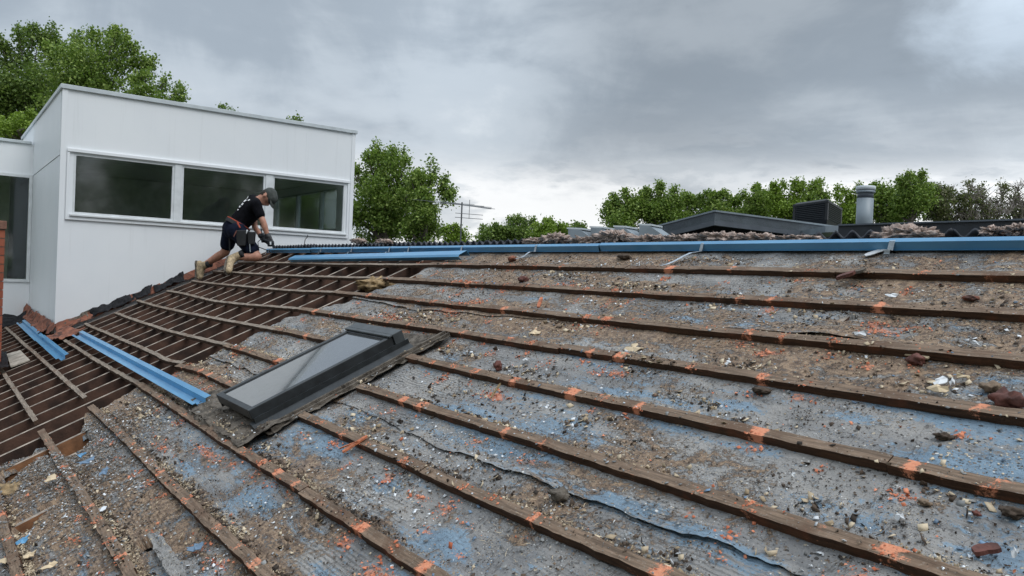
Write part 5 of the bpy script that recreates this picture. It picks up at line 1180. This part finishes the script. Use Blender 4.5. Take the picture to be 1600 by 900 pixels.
def litter(name, label, mat, n, mode, size, shape, dens=None, seed=0, flat=.35, pk=1.0):
    X, S = sample(n*4, mode); ok = valid(X, S)
    if dens is not None: ok &= LR.random(len(X)) < dens(X, S)
    X, S = X[ok][:n], S[ok][:n]; n = len(X)
    bt = batten_top(X, S) & (LR.random(n) < .75); f = np.abs(S-np.round(S)) < .08
    keep = ~f | bt; X, S, bt = X[keep], S[keep], bt[keep]; n = len(X)
    H = sark_h(X, S)+.003+.006*((S > lap_s(1, X)) & (S < lap_s(1, X)+.2)); H = np.where((X > -4.02) & (X < -3.86) & (S > 2.4) & (S < 5.9), np.maximum(H, -.004), H); H = np.where((X > -5.05) & (X < -3.87) & (S > 2.0) & (S < 2.8), np.maximum(H, .016), H); H = np.where(bt, np.maximum(H, .003), H)
    if mode == 'ledge': H = H+np.clip(.020*(1-np.abs(S-np.floor(S)-.09)/.10), 0, .02)*LR.random(n)**.8*np.clip(.35+1.6*fbm(X*2.2+4, S*0+np.floor(S)*7, 4), 0, 1)*(~bt)
    sz = size[0]+(size[1]-size[0])*LR.random(n)**2.6
    P = np.stack([X, Y0+S*U*CA-H*SA, Z0+S*U*SA+H*CA], -1)
    a = LR.normal(size=(n, 3)); a -= NR*(a@NR)[:, None]; a /= np.linalg.norm(a, axis=1)[:, None]; nn = NR+LR.normal(size=(n, 3))*flat; nn /= np.linalg.norm(nn, axis=1)[:, None]
    a -= nn*(a*nn).sum(1)[:, None]; a /= np.linalg.norm(a, axis=1)[:, None]; b = np.cross(nn, a); s = sz[:, None]
    rr = lambda lo, hi: LR.uniform(lo, hi, n)[:, None]
    P = P+NR*(s*.12)
    if shape == 'flake':
        V = np.stack([P-a*s*rr(.5, 1)-b*s*rr(.1, .5), P+a*s*rr(.2, .8)-b*s*rr(.3, .7), P+a*s*rr(.4, 1)+b*s*rr(.1, .6)+nn*s*rr(0, .4), P-a*s*rr(.1, .6)+b*s*rr(.4, .8), ], 1)*1.0
        Fq = np.array([[0, 1, 2, 3]]); k = 4
        V2 = V-nn[:, None, :]*(.0012); V = np.concatenate([V, V2], 1); Fq = np.array([[0,1,2,3],[7,6,5,4],[0,4,5,1],[1,5,6,2],[2,6,7,3],[3,7,4,0]]); k = 8
    elif shape == 'clod':
        V = np.stack([P-nn*s*.3, P+a*s*rr(.4, .9), P+b*s*rr(.4, .9), P-a*s*rr(.4, .9), P-b*s*rr(.4, .9), P+nn*s*rr(.25, .7)], 1); k = 6
        Fq = np.array([[1,2,5,5],[2,3,5,5],[3,4,5,5],[4,1,5,5]])[:, :3]
    else:   # straw
        L_ = rr(1.5, 4.5); w_ = .16; bend = nn*s*rr(-.2, .9)
        V = np.stack([P-a*s*L_*.5-b*s*w_, P-a*s*L_*.5+b*s*w_, P+bend+b*s*w_*1.2, P+bend-b*s*w_*1.2, P+a*s*L_*.5+b*s*w_*.4, P+a*s*L_*.5-b*s*w_*.4], 1); k = 6
        Fq = np.array([[0, 3, 2, 1], [3, 5, 4, 2]])
    Fa = (Fq[None]+(np.arange(n)*k)[:, None, None]).reshape(-1, Fq.shape[1]); V = V.reshape(-1, 3)
    c0 = rp(-3, 3); me = mesh_np(name, V-c0, Fa, [mat]); o = link(name, me, None, [float(t) for t in c0]); tag(o, label, 'litter', None, 'stuff'); return o
cl = lambda k1, k2, th, amp: (lambda X, S: np.clip((fbm(X*k1+k2, S*k1*.34+k2, 4)-th)*amp+.06, .02, 1))
cl2 = lambda k1, k2, th, amp: (lambda X, S: np.clip((fbm(X*k1+k2, S*k1*.34+k2, 5, .66)-th-.05)*amp*1.7-.25, .003, 1)*(.35+.9*np.clip(fbm(X*7+k2, S*2.4, 3)+.35, 0, 1)))
litter('leaf_litter', 'dark rotted leaf crumbs scattered all over the sarking', M['l_dark'], 26000, 'cam', (.002, .0085), 'clod', cl2(2.6, 1, .02, 4), flat=.6)
litter('leaf_scraps', 'flat dark leaf scraps over the sarking', M['l_dark'], 5200, 'cam', (.003, .015), 'flake', cl2(1.8, 5, .04, 4))
litter('dust_grit', 'brown grit and dirt lying on the sarking', M['l_brown'], 42000, 'cam', (.0015, .0075), 'clod', cl2(1.9, 9, -.02, 3.5), flat=.6)
litter('ledge_grit', 'brown dirt banked against the upper side of the battens', M['l_brown'], 22000, 'ledge', (.002, .010), 'clod', cl2(1.4, 2, -.08, 3), flat=.6)
litter('ledge_straw', 'straw coloured fibre heaped against the upper side of the battens', M['l_tan'], 12000, 'ledge', (.002, .008), 'straw', cl2(1.2, 14, -.04, 3.5), flat=.7)
litter('ledge_fluff', 'pale fibre crumbs heaped against the battens', M['l_tan'], 15000, 'ledge', (.002, .011), 'clod', cl2(1.2, 14, -.10, 3.5), flat=.7)
litter('ledge_flakes', 'tan and cream board flakes caught against the upper side of the battens', M['l_tan'], 5000, 'ledge', (.004, .020), 'flake', cl2(1.3, 15, -.08, 3.5), flat=.7)
litter('ledge_leaves', 'dark leaf pieces caught against the upper side of the battens', M['l_dark'], 5000, 'ledge', (.004, .018), 'flake', cl2(1.5, 25, -.06, 3.5), flat=.7)
litter('straw_litter', 'loose straw and wood fibres on the sarking', M['l_tan'], 9000, 'cam', (.0015, .0065), 'straw', cl2(1.5, 21, .0, 3))
litter('paint_flakes', 'small white flakes scattered over the sarking', M['l_white'], 7000, 'cam', (.002, .013), 'flake', cl2(2.0, 31, .06, 3))
litter('grey_flakes', 'grey flakes scattered over the sarking', M['l_grey'], 9000, 'cam', (.002, .012), 'flake', cl2(1.7, 37, .0, 3))
litter('foil_scraps', 'blue grey scraps of foil scattered over the sarking', M['l_blue'], 2600, 'cam', (.002, .013), 'flake', cl2(1.5, 43, .05, 4))
litter('tan_flakes', 'tan cardboard like flakes scattered over the sarking', M['l_tan'], 3000, 'cam', (.003, .015), 'flake', cl2(1.5, 51, .05, 4))
HEAPS = []
for q in [(1450,590,70,14),(590,660,50,18),(640,740,60,14),(760,725,60,20),(860,770,40,12),(950,820,90,14),(720,600,60,14),(820,570,50,10),(1000,560,60,12),(880,500,50,8),(650,490,80,10),(350,560,90,18),(230,640,60,24),
  (420,690,40,16),(560,640,40,10),(1150,640,60,10),(1250,770,90,16),(1400,740,90,14),(1350,810,80,12),(1500,770,60,12),(440,830,50,20),(500,800,40,14),(380,870,50,16),(720,870,60,14),(1150,560,60,8),(1290,480,60,7),(1350,540,60,7),
  (980,440,60,6),(1120,470,60,6),(880,425,40,5),(1100,400,50,4),(700,540,50,8),(1060,610,60,8),(300,850,50,16),(60,860,50,20),(180,860,40,16),(1050,860,70,12),(1200,850,60,12),(480,560,60,8),(900,640,70,12),(1010,690,60,12)]:
    HEAPS.append((*xs(q[0], q[1]), max(.03, xs(q[0]+q[2], q[1])[0]-xs(q[0], q[1])[0]), max(.05, xs(q[0], q[1]-q[3])[1]-xs(q[0], q[1])[1])))
def heap_d(X, S):
    o = np.zeros_like(X)
    for i, (cx, cs, rx, rs) in enumerate(HEAPS): o = np.maximum(o, np.exp(-(((X-cx)/rx)**2+((S-cs)/rs)**2))*(.5+.5*((i*37) % 11)/11))
    return o*(.25+1.5*np.clip(fbm(X*9+3, S*3.2, 4)+.25, 0, 1))
litter('heap_dark', 'dark leaf pieces heaped in patches on the sarking', M['l_dark'], 15000, 'cam', (.003, .020), 'flake', heap_d, flat=.7)
litter('heap_tan', 'tan fibre board pieces heaped in patches on the sarking', M['l_tan'], 15000, 'cam', (.003, .022), 'flake', heap_d, flat=.5)
litter('heap_brown', 'brown dirt crumbs heaped in patches on the sarking', M['l_brown'], 16000, 'cam', (.002, .012), 'clod', heap_d, flat=.6)
litter('heap_white', 'white chips heaped in patches on the sarking', M['l_white'], 6500, 'cam', (.002, .014), 'flake', heap_d, flat=.6)
litter('heap_grey', 'grey blue scraps heaped in patches on the sarking', M['l_grey'], 4000, 'cam', (.003, .018), 'flake', heap_d, flat=.6)
litter('heap_twigs', 'dark twigs and leaf stalks lying in patches on the sarking', M['l_dark'], 4000, 'cam', (.003, .012), 'straw', heap_d, flat=.5)
def orange_d(X, S):
    o = np.zeros_like(X)+.006
    for (cx, cs, rx, rs, a, t) in PATCH:
        if t == 2: o = np.maximum(o, a*1.6*np.exp(-(((X-cx)/rx/1.0)**2+((S-cs)/rs/1.0)**2)))
    return o
litter('tile_crumbs', 'orange terracotta crumbs rubbed off the old tiles', M['l_orange'], 40000, 'cam', (.002, .012), 'clod', orange_d, flat=.5)
litter('tile_flakes', 'flat orange terracotta flakes off the old tiles', M['l_orange'], 9000, 'cam', (.004, .018), 'flake', lambda X, S: orange_d(X, S)*.35)
litter('tear_debris', 'mixed grey and brown debris heaped by the torn sarking at the lower left', M['l_grey'], 4200, 'tear', (.003, .016), 'flake', None)
litter('tear_flakes', 'white flakes heaped by the torn sarking at the lower left', M['l_white'], 800, 'tear', (.003, .013), 'flake', None)
litter('tear_dirt', 'dark dirt heaped by the torn sarking at the lower left', M['l_brown'], 9000, 'tear', (.002, .011), 'clod', None)
# dust and scraps lying on the bare rafters' battens
# orange crumbs on the batten tops at each nib mark
P_ = []; 
for (x, s) in NIBS:
    if -6.2 < x < .3 and -1.5 < s < 9.4:
        for _ in range(LR.integers(4, 22)): P_.append((x+LR.normal(0, .022), s+LR.uniform(-.07, .07)))
P_ = np.array(P_); n = len(P_); mbv = []; mbf = []
for i, (x, s) in enumerate(P_):
    if -4.66 < x < -3.85 and 2.3 < s < 5.4: continue
    z_ = LR.uniform(.0015, .006); o = len(mbv); c_ = rp(x, s, .001); a = LR.uniform(0, PI); u1 = np.array([math.cos(a), math.sin(a)*CA, math.sin(a)*SA]); u2 = np.cross(NR, u1)
    mbv += [c_+u1*z_*1.3, c_+u2*z_, c_-u1*z_*1.2, c_-u2*z_, c_+NR*z_*.7]; mbf += [(o, o+1, o+4), (o+1, o+2, o+4), (o+2, o+3, o+4), (o+3, o, o+4)]
c0 = rp(-3, 4); o = link('nib_crumbs', mesh_np('nib_crumbs', np.array(mbv)-c0, mbf, [M['l_orange']]), None, [float(t) for t in c0]); tag(o, 'orange crumbs left on top of the battens where tiles sat', 'litter', None, 'stuff')

# ------------------------------------------------------------ single larger bits
def chunk(name, px, py, wpx, hpx, mat, label, cat, seed, h=.0, dist=None):
    h -= .018
    P = on_roof(px, py, h); D = P@CF; m = D/F_PX; return lump(name, P, (wpx*m*.5, wpx*m*.4, hpx*m*.55), mat, label, cat, seed, None, None, .5, 3)
chunk('tile_fragment', 1574, 626, 46, 26, M['wood_red'], 'big dark red brown clod against the batten at the right edge', 'rubble', 3, .01)
chunk('dirt_clod', 1548, 606, 26, 14, M['l_brown'], 'brown dirt clump just up the slope from the big dark clod', 'rubble', 31, .0)
chunk('tile_fragment', 1432, 562, 28, 16, M['wood_red'], 'brown clod with orange crumbs below the second visible batten at right', 'rubble', 5, .0)
chunk('tile_fragment', 1516, 466, 24, 8, M['terr'], 'rounded red tile fragment between upper battens near the right edge', 'rubble', 7, .0)
chunk('tile_fragment', 817, 437, 18, 9, M['wood_red'], 'dark brown fragment above the second batten near the picture centre', 'rubble', 9, .0)
chunk('tile_fragment', 800, 405, 16, 8, M['terr'], 'dull red fragment under the ridge steel left of centre', 'rubble', 11, .0)
chunk('dirt_clod', 975, 401, 22, 8, M['l_dark'], 'ragged black clump of litter directly under the middle of the ridge steel', 'rubble', 12, .0)
chunk('dirt_clod', 1525, 802, 12, 7, M['wood_red'], 'small dark clod in the blue area at the lower right', 'rubble', 13, .0)
chunk('dirt_clod', 1582, 800, 34, 14, M['l_dark'], 'dark clump of litter near the right edge below the big clod', 'rubble', 14, .0)
chunk('dirt_clod', 1475, 682, 26, 10, M['l_dark'], 'dark leaf clump between the two lowest right battens', 'rubble', 15, .0)
chunk('dirt_clod', 1445, 785, 20, 9, M['l_brown'], 'brown tuft on the blue sarking at lower right', 'rubble', 17, .0)
chunk('dirt_clod', 875, 772, 34, 15, M['lead'], 'curled grey brown lump beside the batten at lower centre', 'rubble', 18, .0)
chunk('dirt_clod', 1190, 610, 30, 8, M['l_dark'], 'dark splintered heap on the sarking right of centre', 'rubble', 19, .0)
chunk('tile_fragment', 778, 572, 14, 12, M['wood_red'], 'small dark fragment above the batten right of the skylight', 'rubble', 21, .0)
def stick(p0, p1, w, t, mat, label, name='wood_scrap', h0=.02, h1=.02, cat='scrap'):
    A = on_roof(*p0, h0); B = on_roof(*p1, h1); d = B-A; L = np.linalg.norm(d); d /= L; v = np.cross(NR, d); mb = MB(); c = 7; rows = []
    for i in range(c):
        f = i/(c-1); ww = w*(1-.25*abs(fbm(np.array([f*6.]), np.array([L*50]), 2)[0])*2)*(1 if 0 < i < c-1 else .72); q = A+d*L*f+v*w*.25*math.sin(f*3+L*9)
        rows += [q-v*ww, q+v*ww, q+v*ww*.9+NR*t, q-v*ww*.9+NR*t*.9]
    F = []
    for i in range(c-1):
        for k_ in range(4): F.append((4*i+k_, 4*i+4+k_, 4*i+4+(k_+1) % 4, 4*i+(k_+1) % 4))
    F += [(0, 1, 2, 3), (4*c-1, 4*c-2, 4*c-3, 4*c-4)]
    mb.add(rows, F); return single(name, mb, [mat], label, cat)
stick((1522, 866), (1562, 858), .016, .012, M['wood_red'], 'short dark red brown block of wood on blue sarking at lower right', h0=-.02, h1=-.02)
stick((536, 708), (574, 682), .013, .008, M['splinter'], 'bright orange splintered strip lying across a batten below the skylight', h0=-.01, h1=.012)
stick((531, 702), (560, 690), .006, .006, M['splinter'], 'thin orange splinter beside the larger orange strip below the skylight', h0=-.025, h1=.012)
stick((1308, 437), (1336, 428), .020, .016, M['wood_red'], 'broken red brown batten stub lodged at the joint of the top batten on the right', h0=-.01, h1=.02)
stick((1334, 428), (1352, 424), .020, .014, M['lead'], 'grey broken batten end lodged at the joint of the top batten on the right', h0=.0, h1=.02)
stick((1405, 552), (1452, 560), .010, .006, M['cream'], 'pale sliver of wood just below a batten at right', h0=-.02, h1=-.02)
stick((768, 622), (782, 600), .007, .006, M['ywool'], 'tan twig leaning on the batten in the picture middle', h0=-.02, h1=.012)
stick((842, 481), (846, 466), .012, .008, M['splinter'], 'small orange wood piece hanging under the second batten', h0=-.02, h1=.0)
stick((1352, 400), (1386, 388), .020, .004, M['paper'], 'flat pale grey strip lying below the wide strap on the ridge', h0=-.02, h1=-.01)
crumple('foil_roll', rq([(232, 838), (250, 832), (296, 905), (270, 912)], -.014), 16, 60, .016, [M['sark']], 'ragged blue grey roll of torn foil at the lower left', 'scrap', None, 9, 16, lift=.008)
def flat_bit(px, py, wpx, hpx, mat, label, name='foil_scrap', seed=0, h=-.015, rot=0):
    P = on_roof(px, py, h); m = (P@CF)/F_PX; w_ = wpx*m*.5; l_ = hpx*m*1.15; n_ = 11; r_ = np.random.default_rng(seed+500)
    V = [P+NR*.010]; 
    for i in range(n_):
        a = 2*PI*i/n_+r_.uniform(-.2, .2); k_ = r_.uniform(.6, 1.1); c_, s_ = math.cos(a), math.sin(a); x_ = w_*c_*k_; y_ = l_*s_*k_; x2, y2 = x_*math.cos(rot)-y_*math.sin(rot), x_*math.sin(rot)+y_*math.cos(rot)
        V.append(P+np.array([x2, 0, 0])+TR*y2+NR*r_.uniform(-.004, .014))
    F = [(0, 1+i, 1+(i+1) % n_) for i in range(n_)]; mb = MB(); mb.add(V, F); o = single(name, mb, [mat], label, 'scrap'); q = o.modifiers.new('thickness', 'SOLIDIFY'); q.thickness = .003; return o
flat_bit(305, 857, 30, 9, M['l_blue'], 'grey blue leaf shaped foil scrap on the sarking at bottom left', seed=1, rot=.9)
flat_bit(134, 722, 30, 12, M['l_blue'], 'pale blue folded foil strip under the torn edge by the short batten', seed=2, rot=.6, h=.02)
flat_bit(164, 737, 34, 8, M['l_blue'], 'bright blue and grey foil flap right of the pale folded strip', seed=3, rot=-.4, h=.02)
flat_bit(128, 712, 26, 6, M['blue'], 'thin bright blue foil curl in front of the exposed orange rafter', seed=4, h=.0)
flat_bit(36, 845, 22, 9, M['blue'], 'small vivid blue scrap at the lower left', seed=5)
flat_bit(160, 797, 20, 8, M['l_white'], 'off white flake on the sarking at lower left', 'paint_flake', 6)
flat_bit(48, 868, 24, 9, M['cream'], 'cream card piece among the lower left debris', 'card_piece', 7)
flat_bit(16, 872, 26, 16, M['cream'], 'torn buff card star at the left edge', 'card_piece', 8)
flat_bit(80, 748, 26, 9, M['cream'], 'cream torn piece straddling the short batten at the left', 'card_piece', 9, h=.01)
flat_bit(78, 885, 16, 12, M['cream'], 'small torn buff piece near the bottom left corner', 'card_piece', 10)
flat_bit(1470, 597, 22, 12, M['paper'], 'crumpled white patch on the sarking near the right, largest of the white pieces', 'paper_scrap', 11)
flat_bit(1488, 598, 8, 8, M['paper'], 'small white card piece right of the crumpled white patch', 'paper_scrap', 12)
flat_bit(1505, 590, 30, 5, M['cream'], 'tan flake right of the crumpled white patch', 'card_piece', 13)
flat_bit(1465, 608, 34, 7, M['cream'], 'tan flakes just below the crumpled white patch', 'card_piece', 14)
flat_bit(1528, 539, 18, 4, M['paper'], 'white curled scrap close above a batten near the right edge', 'paper_scrap', 15)
flat_bit(1342, 522, 26, 4, M['paper'], 'thin white curved sliver near the dark hole at right', 'paper_scrap', 16)
flat_bit(1392, 463, 22, 6, M['paper'], 'white patch above the second batten at right', 'paper_scrap', 17)
flat_bit(1407, 810, 16, 6, M['paper'], 'white fleck in the lower right litter', 'paper_scrap', 18)
flat_bit(1587, 866, 12, 8, M['paper'], 'white square fleck near the bottom right corner', 'paper_scrap', 19)
flat_bit(822, 562, 12, 5, M['paper'], 'white slip of card above the batten right of centre', 'paper_scrap', 20, rot=.9)
flat_bit(1137, 568, 10, 6, M['paper'], 'white slip of card on the sarking right of the middle', 'paper_scrap', 21, rot=-.6)
flat_bit(990, 545, 44, 10, M['cream'], 'tan stained card patch in the middle of the sarking', 'card_piece', 22, h=-.03)
flat_bit(835, 520, 26, 8, M['cream'], 'small tan card patch left of the larger tan patch', 'card_piece', 23, h=-.03)
flat_bit(880, 745, 0, 0, M['cream'], 'tan fleck', 'card_piece', 24) if False else None
flat_bit(1240, 745, 8, 4, M['paper'], 'tiny white slip on the sarking between lower right battens', 'paper_scrap', 25)
crumple('fallen_sheet', rq([(158, 549), (187, 541), (196, 545), (172, 552)], -.10), 10, 6, .01, [M['paper']], 'bright white scrap under the long loose blue length', 'scrap', None, 4, 5)
crumple('fallen_sheet', rq([(44, 541), (60, 533), (62, 536), (50, 543)], -.08), 8, 6, .01, [M['paper']], 'small white scrap beside the short loose blue length', 'scrap', None, 4.4, 5)

# far-off wood that closes the view under the crowns of the tree belt
WR = np.random.default_rng(404); nL = 16000; ang = WR.uniform(math.radians(-25), math.radians(150), nL); rad = WR.uniform(56, 66, nL)
wx, wy = -rad*np.sin(ang-.65+PI/2-.35), rad*np.cos(ang-.65+PI/2-.35)
th = WR.uniform(0, 2*PI, nL); wx, wy = rad*np.cos(th), rad*np.sin(th)
top = -.6+1.8*(fbm(th*9, th*0+2, 3)); wz = -4.3+(top+4.3)*WR.random(nL)**.8
Pw = np.stack([wx, wy, wz], 1); a_ = WR.normal(size=(nL, 3)); a_ /= np.linalg.norm(a_, axis=1)[:, None]; b_ = np.cross(a_, WR.normal(size=(nL, 3))); b_ /= np.linalg.norm(b_, axis=1)[:, None]
sz_ = WR.uniform(.35, .75, nL)[:, None]; Vw = np.stack([Pw-a_*sz_, Pw+b_*sz_*.7, Pw+a_*sz_, Pw-b_*sz_*.7], 1).reshape(-1, 3)
tag(link('distant_wood', mesh_np('distant_wood', Vw, np.arange(4*nL).reshape(nL, 4), [M['leafB']])), 'far-off green wood low behind the tree belt', 'wood', None, 'stuff')
